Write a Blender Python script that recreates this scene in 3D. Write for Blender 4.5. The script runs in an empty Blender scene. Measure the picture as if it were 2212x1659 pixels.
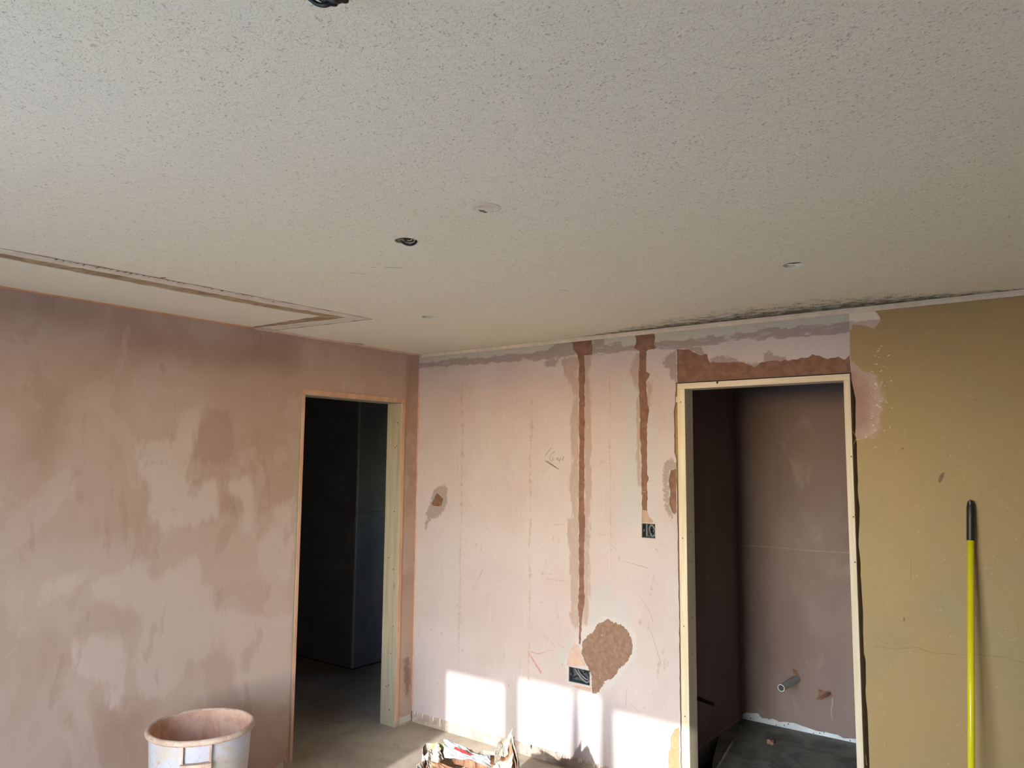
import bpy, bmesh, math, random
import numpy as np
from mathutils import Vector, Matrix
from mathutils.geometry import delaunay_2d_cdt

random.seed(7)
rng = np.random.default_rng(7)
scene = bpy.context.scene
col = scene.collection
R = math.radians

# ------------------------------------------------------------------ camera
FW, FH, FPX = 2212, 1659, 1649.1
YAW, PITCH, ROLL = 0.65333, 0.10041, 0.00864
CAM = np.array([3.630, -3.700, 1.687])
_fw = np.array([-math.sin(YAW) * math.cos(PITCH), math.cos(YAW) * math.cos(PITCH), math.sin(PITCH)])
_r = np.array([math.cos(YAW), math.sin(YAW), 0.0])
_u = np.cross(_r, _fw)
_r, _u = math.cos(ROLL) * _r + math.sin(ROLL) * _u, -math.sin(ROLL) * _r + math.cos(ROLL) * _u
cam_data = bpy.data.cameras.new('camera')
cam_data.sensor_fit = 'HORIZONTAL'
cam_data.sensor_width = 36.0
cam_data.lens = 36.0 * FPX / FW
cam_data.clip_start = 0.02
cam = bpy.data.objects.new('camera', cam_data)
col.objects.link(cam)
cam.matrix_world = Matrix(((_r[0], _u[0], -_fw[0], CAM[0]), (_r[1], _u[1], -_fw[1], CAM[1]),
                           (_r[2], _u[2], -_fw[2], CAM[2]), (0, 0, 0, 1)))
scene.camera = cam

# ------------------------------------------------------------------ sky, sun, exposure
SUN_EL = R(20)
sun_dir = Vector((-0.193, 0.981, -math.tan(SUN_EL))).normalized()      # the way the light travels
world = bpy.data.worlds.new('world')
scene.world = world
world.use_nodes = True
wn = world.node_tree
wn.nodes.clear()
sky = wn.nodes.new('ShaderNodeTexSky')
sky.sky_type = 'NISHITA'
sky.sun_disc = False
sky.sun_elevation = SUN_EL
sky.dust_density = 0.4
sky.ozone_density = 3.0
sky.sun_rotation = math.atan2(-sun_dir.x, -sun_dir.y)
bg = wn.nodes.new('ShaderNodeBackground')
bg.inputs['Strength'].default_value = 1.9
wo = wn.nodes.new('ShaderNodeOutputWorld')
wn.links.new(sky.outputs[0], bg.inputs[0])
wn.links.new(bg.outputs[0], wo.inputs[0])
sun_data = bpy.data.lights.new('sun', 'SUN')
sun_data.energy = 4.6
sun_data.angle = R(0.6)
sun_data.color = (1.0, 0.975, 0.93)
sun = bpy.data.objects.new('sun', sun_data)
sun.rotation_euler = sun_dir.to_track_quat('-Z', 'Y').to_euler()
sun.location = (4, -12, 8)
col.objects.link(sun)
vs = scene.view_settings
vs.view_transform = 'Standard'
vs.look = 'None'
vs.gamma = 1.0
vs.use_curve_mapping = False
vs.exposure = 0.95
scene.cycles.max_bounces = 8
scene.cycles.diffuse_bounces = 6
scene.cycles.glossy_bounces = 2
scene.cycles.adaptive_threshold = 0.02
scene.cycles.sample_clamp_indirect = 6.0

YB = -4.65           # plane of the wall behind the camera
HC = 2.4             # ceiling height
XR = 5.2             # right wall


def portal(name, loc, rot, sx, sy):
    d = bpy.data.lights.new(name, 'AREA')
    d.shape = 'RECTANGLE'
    d.size, d.size_y = sx, sy
    d.cycles.is_portal = True
    o = bpy.data.objects.new(name, d)
    o.location, o.rotation_euler = loc, rot
    col.objects.link(o)


portal('window_daylight', (2.06, YB - 0.13, 1.05), (R(-90), 0, R(180)), 1.75, 2.1)
portal('hall_window_daylight', (0.35, 3.22, 1.5), (R(90), 0, R(180)), 0.3, 0.5)

# ------------------------------------------------------------------ helpers


def ray(px, py):
    return _fw * FPX + _r * (px - FW / 2) - _u * (py - FH / 2)


def hit(px, py, axis, v):
    d = ray(px, py)
    return CAM + d * ((v - CAM[axis]) / d[axis])


def on_back(px, py):
    q = hit(px, py, 1, 0.0)
    return (q[0], q[2])


def on_left(px, py):
    q = hit(px, py, 0, 0.0)
    return (q[1], q[2])


def on_ceil(px, py):
    q = hit(px, py, 2, HC)
    return (q[0], q[1])


def crop(x0, y0, s):
    return lambda pts: [(x0 + x / s, y0 + y / s) for x, y in pts]


cA = crop(880, 660, 3.529)
cB = crop(880, 1120, 3.0774)
cC = crop(1420, 640, 3.8138)
cD = crop(1180, 700, 7.373)
cE = crop(1150, 1300, 8.193)
cF = crop(1340, 980, 7.541)
cG = crop(900, 980, 9.22)
cH = crop(0, 1000, 2.517)
cI = crop(0, 480, 3.16)


def back(pts):
    return [on_back(*q) for q in pts]


def left(pts):
    return [on_left(*q) for q in pts]


def ceil(pts):
    return [on_ceil(*q) for q in pts]


def rag(poly, step=0.012, amp=0.003, closed=True):
    out = []
    n = len(poly)
    for i in range(n if closed else n - 1):
        a = np.array(poly[i])
        b = np.array(poly[(i + 1) % n])
        L = np.linalg.norm(b - a)
        k = max(1, int(L / step))
        nrm = np.array([-(b - a)[1], (b - a)[0]]) / max(L, 1e-6)
        for j in range(k):
            q = a + (b - a) * j / k
            out.append(tuple(q + nrm * rng.normal(0, amp)))
    if not closed:
        out.append(tuple(poly[-1]))
    return out


def inside(P, poly):
    P = np.asarray(P)
    x, y = P[:, 0], P[:, 1]
    res = np.zeros(len(P), bool)
    n = len(poly)
    for i in range(n):
        x1, y1 = poly[i]
        x2, y2 = poly[(i + 1) % n]
        c = ((y1 > y) != (y2 > y)) & (x < (x2 - x1) * (y - y1) / ((y2 - y1) if y2 != y1 else 1e-12) + x1)
        res ^= c
    return res


def sdf(P, poly):
    P = np.asarray(P, float)
    d = np.full(len(P), 1e9)
    n = len(poly)
    for i in range(n):
        a = np.array(poly[i])
        b = np.array(poly[(i + 1) % n])
        ab = b - a
        t = np.clip(((P - a) @ ab) / max(ab @ ab, 1e-12), 0, 1)
        d = np.minimum(d, np.linalg.norm(P - a - t[:, None] * ab, axis=1))
    return np.where(inside(P, poly), -d, d)


def sdf_union(P, polys):
    d = np.full(len(P), 9.0)
    for q in polys:
        d = np.minimum(d, sdf(P, q))
    return d


def link(name, mesh, mat=None, parent=None):
    o = bpy.data.objects.new(name, mesh)
    col.objects.link(o)
    if mat:
        mesh.materials.append(mat)
    if parent:
        o.parent = parent
    return o


def tag(o, label=None, cat=None, group=None, kind=None):
    if label:
        o['label'] = label
    if cat:
        o['category'] = cat
    if group:
        o['group'] = group
    if kind:
        o['kind'] = kind
    return o


def structure(o, label=None):
    o['kind'] = 'structure'
    if label:
        o['label'] = label
    return o


def empty(name, loc=(0, 0, 0)):
    o = bpy.data.objects.new(name, None)
    o.location = loc
    col.objects.link(o)
    return o


def build(name, bm, mat=None, parent=None, smooth=False, loc=None):
    me = bpy.data.meshes.new(name)
    bmesh.ops.recalc_face_normals(bm, faces=bm.faces)
    bm.to_mesh(me)
    bm.free()
    if smooth:
        me.polygons.foreach_set('use_smooth', [True] * len(me.polygons))
    return link(name, me, mat, parent)


def box(bm, x0, x1, y0, y1, z0, z1, bevel=0.0):
    vs_ = [bm.verts.new((x, y, z)) for x in (x0, x1) for y in (y0, y1) for z in (z0, z1)]
    fs = [(0, 1, 3, 2), (4, 6, 7, 5), (0, 4, 5, 1), (2, 3, 7, 6), (0, 2, 6, 4), (1, 5, 7, 3)]
    faces = [bm.faces.new([vs_[i] for i in f]) for f in fs]
    if bevel:
        es = list({e for f in faces for e in f.edges})
        bmesh.ops.bevel(bm, geom=es, offset=bevel, segments=1, affect='EDGES')


def tube(bm, pts, rad, seg=10, cap=True):
    pts = [Vector(q) for q in pts]
    rings = []
    for i, q in enumerate(pts):
        t = (pts[min(i + 1, len(pts) - 1)] - pts[max(i - 1, 0)]).normalized()
        a = t.orthogonal().normalized() if i == 0 else (rings_n - t * rings_n.dot(t)).normalized()
        rings_n = a
        b = t.cross(a)
        rr = rad[i] if isinstance(rad, (list, tuple)) else rad
        rings.append([bm.verts.new(q + (a * math.cos(2 * math.pi * k / seg) + b * math.sin(2 * math.pi * k / seg)) * rr) for k in range(seg)])
    for i in range(len(rings) - 1):
        for k in range(seg):
            bm.faces.new((rings[i][k], rings[i][(k + 1) % seg], rings[i + 1][(k + 1) % seg], rings[i + 1][k]))
    if cap:
        bm.faces.new(rings[0][::-1])
        bm.faces.new(rings[-1])
    return rings


def smooth_path(pts, n=8):
    pts = [np.array(q, float) for q in pts]
    P = [2 * pts[0] - pts[1]] + pts + [2 * pts[-1] - pts[-2]]
    out = []
    for i in range(1, len(P) - 2):
        for j in range(n):
            t = j / n
            out.append(0.5 * ((2 * P[i]) + (-P[i - 1] + P[i + 1]) * t + (2 * P[i - 1] - 5 * P[i] + 4 * P[i + 1] - P[i + 2]) * t * t
                              + (-P[i - 1] + 3 * P[i] - 3 * P[i + 1] + P[i + 2]) * t ** 3))
    out.append(pts[-1])
    return [tuple(q) for q in out]


def lathe(bm, profile, seg=64, center=(0, 0), closed=True):
    rings = []
    for rr, z in profile:
        rings.append([bm.verts.new((center[0] + rr * math.cos(2 * math.pi * k / seg), center[1] + rr * math.sin(2 * math.pi * k / seg), z)) for k in range(seg)])
    for i in range(len(rings) - 1):
        for k in range(seg):
            bm.faces.new((rings[i][k], rings[i][(k + 1) % seg], rings[i + 1][(k + 1) % seg], rings[i + 1][k]))
    return rings


class Sheet:
    """A flat surface triangulated once, split into its own region, holes and inset pieces."""

    def __init__(self, outer, loops, spacing):
        if spacing:
            dense = []
            for i in range(len(outer)):
                a, b = np.array(outer[i]), np.array(outer[(i + 1) % len(outer)])
                k = max(1, int(np.linalg.norm(b - a) / spacing))
                dense += [tuple(a + (b - a) * j / k) for j in range(k)]
            outer = dense
        pts = [tuple(q) for q in outer]
        edges = [(i, (i + 1) % len(pts)) for i in range(len(pts))]
        for L in loops:
            s = len(pts)
            pts += [tuple(q) for q in L]
            edges += [(s + i, s + (i + 1) % len(L)) for i in range(len(L))]
        o = np.array(outer)
        lo, hi = o.min(0), o.max(0)
        if spacing:
            gx = np.arange(lo[0] + spacing / 2, hi[0], spacing)
            gy = np.arange(lo[1] + spacing / 2, hi[1], spacing)
            G = np.stack(np.meshgrid(gx, gy), -1).reshape(-1, 2)
            G = G + rng.uniform(-.15, .15, G.shape) * spacing
            G = G[inside(G, outer)]
            pts += [tuple(q) for q in G]
        v, e, f, _, _, _ = delaunay_2d_cdt([Vector(q) for q in pts], edges, [], 0, 1e-5)
        self.v = np.array([tuple(q) for q in v])
        f = np.array([tuple(t) for t in f if len(t) == 3])
        c = self.v[f].mean(1)
        keep = inside(c, outer)
        self.f, self.c = f[keep], c[keep]
        self.left_over = np.ones(len(self.f), bool)

    def take(self, poly):
        m = inside(self.c, poly) & self.left_over
        self.left_over &= ~m
        return self.f[m]

    def rest(self):
        return self.f[self.left_over]

    def mesh(self, name, faces, to3d, depth, recess=0.0, attrs=None):
        """to3d(P2 (n,2), offset into the solid) -> (n,3)"""
        ids = np.unique(faces)
        remap = {int(k): i for i, k in enumerate(ids)}
        F = np.vectorize(remap.get)(faces)
        P2 = self.v[ids]
        n = len(P2)
        front = to3d(P2, recess)
        bk = to3d(P2, recess + depth)
        cnt = {}
        for t in F:
            for a, b in ((t[0], t[1]), (t[1], t[2]), (t[2], t[0])):
                k = (min(a, b), max(a, b))
                cnt[k] = cnt.get(k, 0) + 1
        polys = [tuple(int(i) for i in t) for t in F] + [tuple(int(i) + n for i in t[::-1]) for t in F]
        for (a, b), c in cnt.items():
            if c == 1:
                polys.append((int(a), int(b), int(b) + n, int(a) + n))
        me = bpy.data.meshes.new(name)
        me.from_pydata(np.vstack([front, bk]).tolist(), [], polys)
        bm = bmesh.new()
        bm.from_mesh(me)
        bmesh.ops.recalc_face_normals(bm, faces=bm.faces)
        bm.to_mesh(me)
        bm.free()
        for k, fn in (attrs or {}).items():
            a = me.attributes.new(k, 'FLOAT', 'POINT')
            val = fn(P2)
            a.data.foreach_set('value', np.concatenate([val, val]).astype(np.float32))
        return me


def to_back(P, d):
    return np.stack([P[:, 0], np.full(len(P), d), P[:, 1]], -1)


def to_left(P, d):
    return np.stack([np.full(len(P), -d), P[:, 0], P[:, 1]], -1)


def to_ceil(P, d):
    return np.stack([P[:, 0], P[:, 1], np.full(len(P), HC + d)], -1)


def to_floor(P, d):
    return np.stack([P[:, 0], P[:, 1], np.full(len(P), -d)], -1)


# ------------------------------------------------------------------ materials


def srgb(r, g, b):
    f = lambda c: ((c / 255 + .055) / 1.055) ** 2.4 if c > 10 else c / 255 / 12.92
    return (f(r), f(g), f(b), 1)


class Mat:
    def __init__(self, name, rough=0.85, spec=0.25):
        self.m = bpy.data.materials.new(name)
        self.m.use_nodes = True
        self.t = self.m.node_tree
        self.b = self.t.nodes['Principled BSDF']
        self.b.inputs['Roughness'].default_value = rough
        self.b.inputs['Specular IOR Level'].default_value = spec
        self.co = self.t.nodes.new('ShaderNodeTexCoord').outputs['Object']

    def n(self, kind, **kw):
        nd = self.t.nodes.new(kind)
        for k, v in kw.items():
            if k in nd.inputs.keys():
                if isinstance(v, bpy.types.NodeSocket):
                    self.t.links.new(v, nd.inputs[k])
                else:
                    nd.inputs[k].default_value = v
            else:
                setattr(nd, k, v)
        return nd

    def lk(self, a, b):
        self.t.links.new(a, b)

    def noise(self, scale, detail=4, rough=.55, dist=0.0, stretch=None):
        co = self.co
        if stretch:
            mp = self.n('ShaderNodeMapping')
            mp.inputs['Scale'].default_value = stretch
            self.lk(co, mp.inputs['Vector'])
            co = mp.outputs[0]
        nd = self.n('ShaderNodeTexNoise', Scale=scale, Detail=detail, Roughness=rough, Distortion=dist)
        self.lk(co, nd.inputs['Vector'])
        return nd.outputs['Fac']

    def ramp(self, fac, a, b, lo=0.0, hi=1.0, smooth=True):
        mr = self.n('ShaderNodeMapRange')
        mr.interpolation_type = 'SMOOTHSTEP' if smooth else 'LINEAR'
        mr.inputs[1].default_value = a
        mr.inputs[2].default_value = b
        mr.inputs[3].default_value = lo
        mr.inputs[4].default_value = hi
        self.lk(fac, mr.inputs[0])
        return mr.outputs[0]

    def math(self, op, a, b=0.0, c=None):
        nd = self.t.nodes.new('ShaderNodeMath')
        nd.operation = op
        for i, v in enumerate((a, b) if c is None else (a, b, c)):
            if isinstance(v, bpy.types.NodeSocket):
                self.lk(v, nd.inputs[i])
            else:
                nd.inputs[i].default_value = v
        return nd.outputs[0]

    def mix(self, fac, a, b):
        nd = self.t.nodes.new('ShaderNodeMix')
        nd.data_type = 'RGBA'
        for s, v in ((nd.inputs[0], fac), (nd.inputs[6], a), (nd.inputs[7], b)):
            if isinstance(v, bpy.types.NodeSocket):
                self.lk(v, s)
            else:
                s.default_value = v
        return nd.outputs[2]

    def attr(self, name):
        nd = self.t.nodes.new('ShaderNodeAttribute')
        nd.attribute_name = name
        return nd.outputs['Fac']

    def mask(self, name, soft=0.004, amp=0.02, scale=25, stretch=None, detail=5, strength=1.0):
        nz = self.noise(scale, detail, .6, 0.3, stretch)
        v = self.math('ADD', self.attr(name), self.math('MULTIPLY', self.math('SUBTRACT', nz, 0.5), amp * 2))
        return self.ramp(v, soft, -soft, 0.0, strength)

    def color(self, c):
        if isinstance(c, bpy.types.NodeSocket):
            self.lk(c, self.b.inputs['Base Color'])
        else:
            self.b.inputs['Base Color'].default_value = c

    def bump(self, h, strength=.3, dist=.002):
        bp = self.n('ShaderNodeBump', Strength=strength, Distance=dist)
        self.lk(h, bp.inputs['Height'])
        self.lk(bp.outputs[0], self.b.inputs['Normal'])

    def sep(self):
        s = self.n('ShaderNodeSeparateXYZ')
        self.lk(self.co, s.inputs[0])
        return s.outputs


def simple(name, c1, c2, scale=8, rough=.85, spec=.25, bump=0.0, bscale=60, stretch=None, lo=.35, hi=.65, detail=5, bdist=.002):
    m = Mat(name, rough, spec)
    m.color(m.mix(m.ramp(m.noise(scale, detail, .6, .4, stretch), lo, hi), c1, c2))
    if bump:
        m.bump(m.noise(bscale, 6, .6), bump, bdist)
    return m.m


# pink wall -----------------------------------------------------------------
m = Mat('pink_plaster_paint', .7, .3)
c = m.mix(m.ramp(m.noise(2.2, 3), .3, .7), srgb(173, 161, 162), srgb(179, 171, 173))
c = m.mix(m.ramp(m.noise(60, 4, .65, 0, (1, 1, .10)), .5, .8, 0, .4), c, srgb(191, 184, 186))
c = m.mix(m.ramp(m.noise(34, 4, .65, .2, (1, 1, .16)), .58, .75, 0, .3), c, srgb(158, 146, 146))
c = m.mix(m.ramp(m.noise(11, 7, .75, .6), .62, .70, 0, .5), c, srgb(164, 151, 149))
c = m.mix(m.mask('bluegrey', .03, .05, 14, strength=.75), c, srgb(168, 170, 173))
c = m.mix(m.mask('smear', .006, .034, 46, (1, 1, .3), 7, .8), c, srgb(154, 135, 127))
c = m.mix(m.ramp(m.math('MULTIPLY', m.mask('smear', .02, .02, 20), m.noise(70, 5, .7, .4, (1, 1, .2))), .45, .7, 0, .7), c, srgb(175, 161, 156))
c = m.mix(m.mask('lilac', .004, .03, 60, None, 7), c, srgb(147, 134, 131))
c = m.mix(m.mask('cream', .002, .004, 20), c, srgb(173, 170, 163))
c = m.mix(m.ramp(m.math('MULTIPLY', m.mask('cream', .002, .004, 20), m.noise(40, 6, .7, 0, (.25, 1, 1))), .52, .66, 0, .5), c, srgb(150, 141, 137))
c = m.mix(m.mask('mauve', .004, .034, 36, (.3, 1, 1), 7), c, srgb(145, 133, 131))
c = m.mix(m.ramp(m.math('MULTIPLY', m.mask('mauve', .004, .03, 30, (.3, 1, 1)), m.noise(48, 6, .7, 0, (.2, 1, 1))), .52, .64, 0, .6), c, srgb(168, 161, 159))
c = m.mix(m.mask('whitehalo', .01, .045, 60, None, 7, .55), c, srgb(182, 181, 183))
c = m.mix(m.ramp(m.noise(90, 4, .6), .68, .73, 0, .5), c, srgb(135, 122, 120))
m.color(c)
m.bump(m.noise(45, 6, .6), .12, .002)
M_pink = m.m

m = Mat('skim_plaster_left', .75, .25)
c = m.mix(m.ramp(m.noise(1.6, 3, .5, .4), .35, .65), srgb(171, 145, 130), srgb(177, 154, 142))
c = m.mix(m.ramp(m.noise(5, 4, .6, .6, (1, 1, .5)), .45, .75, 0, .4), c, srgb(164, 134, 118))
c = m.mix(m.mask('damp', .10, .10, 4, strength=.5), c, srgb(145, 110, 94))
c = m.mix(m.mask('damp2', .022, .07, 20, (1, 1, .3), strength=.5), c, srgb(155, 125, 110))
c = m.mix(m.mask('dry', .025, .075, 20, (1, 1, .3), strength=.62), c, srgb(195, 181, 172))
c = m.mix(m.mask('dry2', .06, .06, 8, strength=.5), c, srgb(183, 164, 154))
c = m.mix(m.ramp(m.noise(3.2, 7, .62, .5, (1, 1, .7)), .54, .60, 0, .28), c, srgb(189, 172, 163))
c = m.mix(m.ramp(m.noise(4.1, 7, .62, .5, (1, 1.3, .6)), .57, .63, 0, .25), c, srgb(149, 117, 102))
c = m.mix(m.ramp(m.noise(90, 4, .6, 0, (1, 1, .12)), .55, .8, 0, .25), c, srgb(195, 180, 171))
c = m.mix(m.mask('stain', .02, .05, 30, strength=.8), c, srgb(127, 90, 76))
m.color(c)
m.bump(m.noise(14, 4, .5, .3), .10, .004)
M_left = m.m

m = Mat('ochre_old_paint', .55, .35)
c = m.mix(m.ramp(m.noise(1.8, 4, .55, .5), .3, .7), srgb(150, 125, 83), srgb(141, 123, 87))
c = m.mix(m.ramp(m.noise(20, 6, .7, 1.2), .55, .75, 0, .3), c, srgb(168, 150, 112))
c = m.mix(m.ramp(m.noise(90, 3, .5), .66, .72, 0, .35), c, srgb(174, 162, 130))
c = m.mix(m.mask('patch', .012, .03, 34), c, srgb(166, 144, 136))
c = m.mix(m.mask('patchcore', .05, .05, 20), c, srgb(140, 110, 101))
c = m.mix(m.mask('scar', .003, .006, 20), c, m.mix(m.ramp(m.math('ADD', m.sep()[2], m.math('MULTIPLY', m.noise(30, 5), .04)), 2.352, 2.362), srgb(172, 154, 148), srgb(204, 195, 182)))
m.color(c)
m.bump(m.noise(26, 6, .65, 1.5), .16, .003)
M_ochre = m.m

m = Mat('stippled_ceiling', .8, .25)
sx = m.sep()
c = m.mix(m.ramp(m.noise(1.3, 3), .35, .65), srgb(236, 228, 207), srgb(237, 230, 211))
v1 = m.n('ShaderNodeTexVoronoi', Scale=88.0, Randomness=1.0)
wob = m.n('ShaderNodeTexNoise', Scale=60.0, Detail=2.0)
m.lk(m.co, wob.inputs['Vector'])
vadd = m.n('ShaderNodeVectorMath', operation='MULTIPLY_ADD')
m.lk(wob.outputs['Color'], vadd.inputs[0])
vadd.inputs[1].default_value = (.02, .02, .02)
m.lk(m.co, vadd.inputs[2])
m.lk(vadd.outputs[0], v1.inputs['Vector'])
pits = m.ramp(v1.outputs['Distance'], .34, .10)
pick = m.ramp(m.noise(38, 3), .46, .58)
pits = m.math('MULTIPLY', pits, pick)
ridge = m.ramp(m.noise(85, 3, .55, 1.6), .5, .66)
h = m.math('SUBTRACT', m.math('MULTIPLY', ridge, .55), m.math('MULTIPLY', pits, 1.0))
c = m.mix(m.math('MULTIPLY', pits, .36), c, srgb(140, 130, 116))
# black mould along the far wall: a band whose width and density change along x
yd = m.math('MULTIPLY', sx[1], -1.0)
wx = m.math('MULTIPLY', m.ramp(sx[0], 1.05, 2.35), m.ramp(sx[0], 3.5, 2.7, .12, 1))
reach = m.math('ADD', m.math('MULTIPLY', wx, .42), .006)
den = m.math('POWER', m.ramp(m.math('DIVIDE', yd, reach), 1.0, 0.0, 0.0, 1.0, False), 1.6)
spk = m.noise(230, 4, .7)
lump = m.noise(22, 4, .6)
spk = m.math('ADD', m.math('MULTIPLY', spk, .7), m.math('MULTIPLY', lump, .3))
thr = m.math('SUBTRACT', .575, m.math('MULTIPLY', den, .19))
mould = m.ramp(m.math('SUBTRACT', spk, thr), -.01, .06)
mould = m.math('MULTIPLY', mould, m.ramp(den, .02, .2))
c = m.mix(m.math('MULTIPLY', mould, .9), c, srgb(46, 40, 34))
m.color(c)
m.bump(h, .54, .003)
M_ceil = m.m

M_ceil_flat = simple('flat_old_ceiling_strip', srgb(228, 217, 200), srgb(214, 202, 184), 12, bump=.15, bscale=90)
M_groove = simple('bare_brown_board', srgb(184, 160, 130), srgb(151, 127, 97), 14, bump=.3, bscale=60)
M_torn = simple('torn_brown_paper', srgb(112, 80, 66), srgb(150, 122, 108), 60)
M_chase = simple('brown_undercoat_plaster', srgb(128, 98, 84), srgb(112, 83, 69), 20, bump=.5, bscale=140, bdist=.003)
M_chase_lower = simple('dry_filled_plaster', srgb(166, 142, 128), srgb(154, 130, 117), 25, bump=.2)
M_round = simple('coarse_render', srgb(135, 112, 98), srgb(122, 97, 84), 40, bump=.6, bscale=220, bdist=.003)
M_orange = simple('orange_render', srgb(172, 130, 100), srgb(160, 117, 88), 40, bump=.6, bscale=220, bdist=.003)
M_hole = simple('hollow_brown_plaster', srgb(128, 96, 80), srgb(108, 78, 64), 30, bump=.5)
M_beige = simple('beige_filler', srgb(185, 162, 151), srgb(176, 153, 142), 25, bump=.2)
M_scuff = simple('grey_scuff', srgb(177, 165, 159), srgb(162, 149, 143), 50)
M_crack = simple('dark_crack', srgb(96, 78, 66), srgb(120, 100, 86), 50)
M_red = simple('reddish_smear', srgb(176, 140, 131), srgb(164, 124, 114), 50)
M_pencil = simple('pencil_line', srgb(84, 74, 66), srgb(100, 90, 82), 80)
M_bead = simple('pink_orange_plaster_edge', srgb(198, 158, 140), srgb(190, 146, 126), 20, bump=.3)
M_cream = simple('cream_old_paint', srgb(208, 198, 182), srgb(196, 184, 168), 18, bump=.2)
M_board = simple('bare_plasterboard', srgb(196, 190, 180), srgb(184, 176, 166), 10)
M_white = simple('white_plasterboard', srgb(206, 214, 224), srgb(192, 202, 214), 10)
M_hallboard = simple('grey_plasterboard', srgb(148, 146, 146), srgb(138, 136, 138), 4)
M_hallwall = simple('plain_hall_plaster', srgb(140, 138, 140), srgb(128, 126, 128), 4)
M_frontwall = simple('pale_front_plaster', srgb(200, 190, 184), srgb(190, 180, 174), 4)
M_screw = simple('dark_screw', srgb(36, 34, 34), srgb(52, 48, 46), 50, .5)
M_black = simple('black_plastic', srgb(20, 20, 22), srgb(28, 28, 30), 20, .45, .5)
M_cable = simple('black_cable', srgb(26, 26, 28), srgb(34, 34, 36), 20, .4, .5)
M_greycable = simple('grey_cable', srgb(120, 124, 128), srgb(104, 108, 112), 20, .45, .4)
M_steel = simple('dark_box_steel', srgb(52, 62, 70), srgb(76, 86, 92), 60, .4, .5)
M_void = simple('dusty_void', srgb(120, 108, 98), srgb(104, 92, 82), 10)
M_ground = simple('pale_patio', srgb(186, 184, 176), srgb(174, 172, 164), 3)
M_upvc = simple('white_window_frame', srgb(232, 232, 230), srgb(226, 226, 224), 5, .4, .4)

m = Mat('concrete_floor', .8, .3)
c = m.mix(m.ramp(m.noise(2.2, 5, .6, .6), .3, .7), srgb(160, 148, 133), srgb(182, 172, 156))
c = m.mix(m.ramp(m.noise(7, 6, .65, .8), .5, .75, 0, .6), c, srgb(136, 124, 112))
c = m.mix(m.ramp(m.noise(40, 5, .7), .58, .75, 0, .5), c, srgb(186, 178, 164))
m.color(c)
m.bump(m.noise(50, 6, .7), .25, .002)
M_floor = m.m
m = Mat('dark_wet_screed', .6, .35)
c = m.mix(m.ramp(m.noise(5, 6, .65, 1.0), .35, .65), srgb(92, 97, 93), srgb(128, 131, 124))
c = m.mix(m.ramp(m.noise(14, 6, .7, 1.0, (1, .5, 1)), .58, .72, 0, .7), c, srgb(150, 148, 136))
m.color(c)
m.bump(m.noise(40, 6, .7), .25, .002)
M_bathfloor = m.m
m = Mat('bathroom_skim', .75, .25)
c = m.mix(m.ramp(m.noise(2.5, 4, .55, .5, (1, 1, .4)), .35, .65), srgb(124, 109, 106), srgb(134, 121, 119))
c = m.mix(m.ramp(m.noise(6, 5, .6, .5, (1, 1, .6)), .55, .75, 0, .5), c, srgb(150, 140, 136))
m.color(c)
M_bath = m.m
m = Mat('rough_concrete_base', .9, .2)
c = m.mix(m.ramp(m.noise(16, 6, .7), .35, .65), srgb(176, 162, 150), srgb(148, 134, 124))
c = m.mix(m.ramp(m.noise(60, 6, .7), .55, .7, 0, .8), c, srgb(112, 98, 88))
m.color(c)
m.bump(m.noise(70, 6, .7), .8, .004)
M_base = m.m


def wood(name, base, dark, pink, vertical=True):
    m = Mat(name, .65, .3)
    st = (1, 1, .03) if vertical else (.03, 1, 1)
    g = m.noise(70, 4, .6, .3, st)
    c = m.mix(m.ramp(g, .35, .7), base, dark)
    c = m.mix(m.ramp(m.noise(18, 3, .5, .6, (1, 1, .08) if vertical else (.08, 1, 1)), .5, .75, 0, .6), c, pink)
    kn = m.n('ShaderNodeTexVoronoi', Scale=3.1)
    mp = m.n('ShaderNodeMapping')
    mp.inputs['Scale'].default_value = (3, 3, 1) if vertical else (1, 3, 3)
    m.lk(m.co, mp.inputs['Vector'])
    m.lk(mp.outputs[0], kn.inputs['Vector'])
    c = m.mix(m.ramp(kn.outputs['Distance'], .075, .03, 0, .75), c, srgb(116, 88, 58))
    m.color(c)
    m.bump(g, .15, .001)
    return m.m


M_green = wood('treated_pine', srgb(166, 158, 140), srgb(148, 139, 119), srgb(170, 150, 130))
M_pine = wood('pale_pine', srgb(208, 198, 180), srgb(192, 180, 158), srgb(198, 178, 160))
M_pine_h = wood('pale_pine_head', srgb(208, 198, 180), srgb(192, 180, 158), srgb(198, 178, 160), False)
M_edge = simple('plaster_smeared_pine_edge', srgb(200, 164, 140), srgb(188, 148, 122), 20, stretch=(1, 1, .2), bump=.3)

# ------------------------------------------------------------------ outdoors ground and window wall
bm = bmesh.new()
box(bm, -14, 20, -26, YB - .25, -.16, -.06)
structure(build('ground_outside', bm, M_ground), 'pale paved ground outside the glazed doors')

# windows in the back-of-camera wall: openings computed where the sun patches fall on the far wall
SH = 0.193 / 0.981


def wx_(x, y=YB - .06):
    return x + SH * (-y)


def wz_(z, y=YB - .06):
    return z + math.tan(SUN_EL) * (-y) / 0.981


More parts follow.
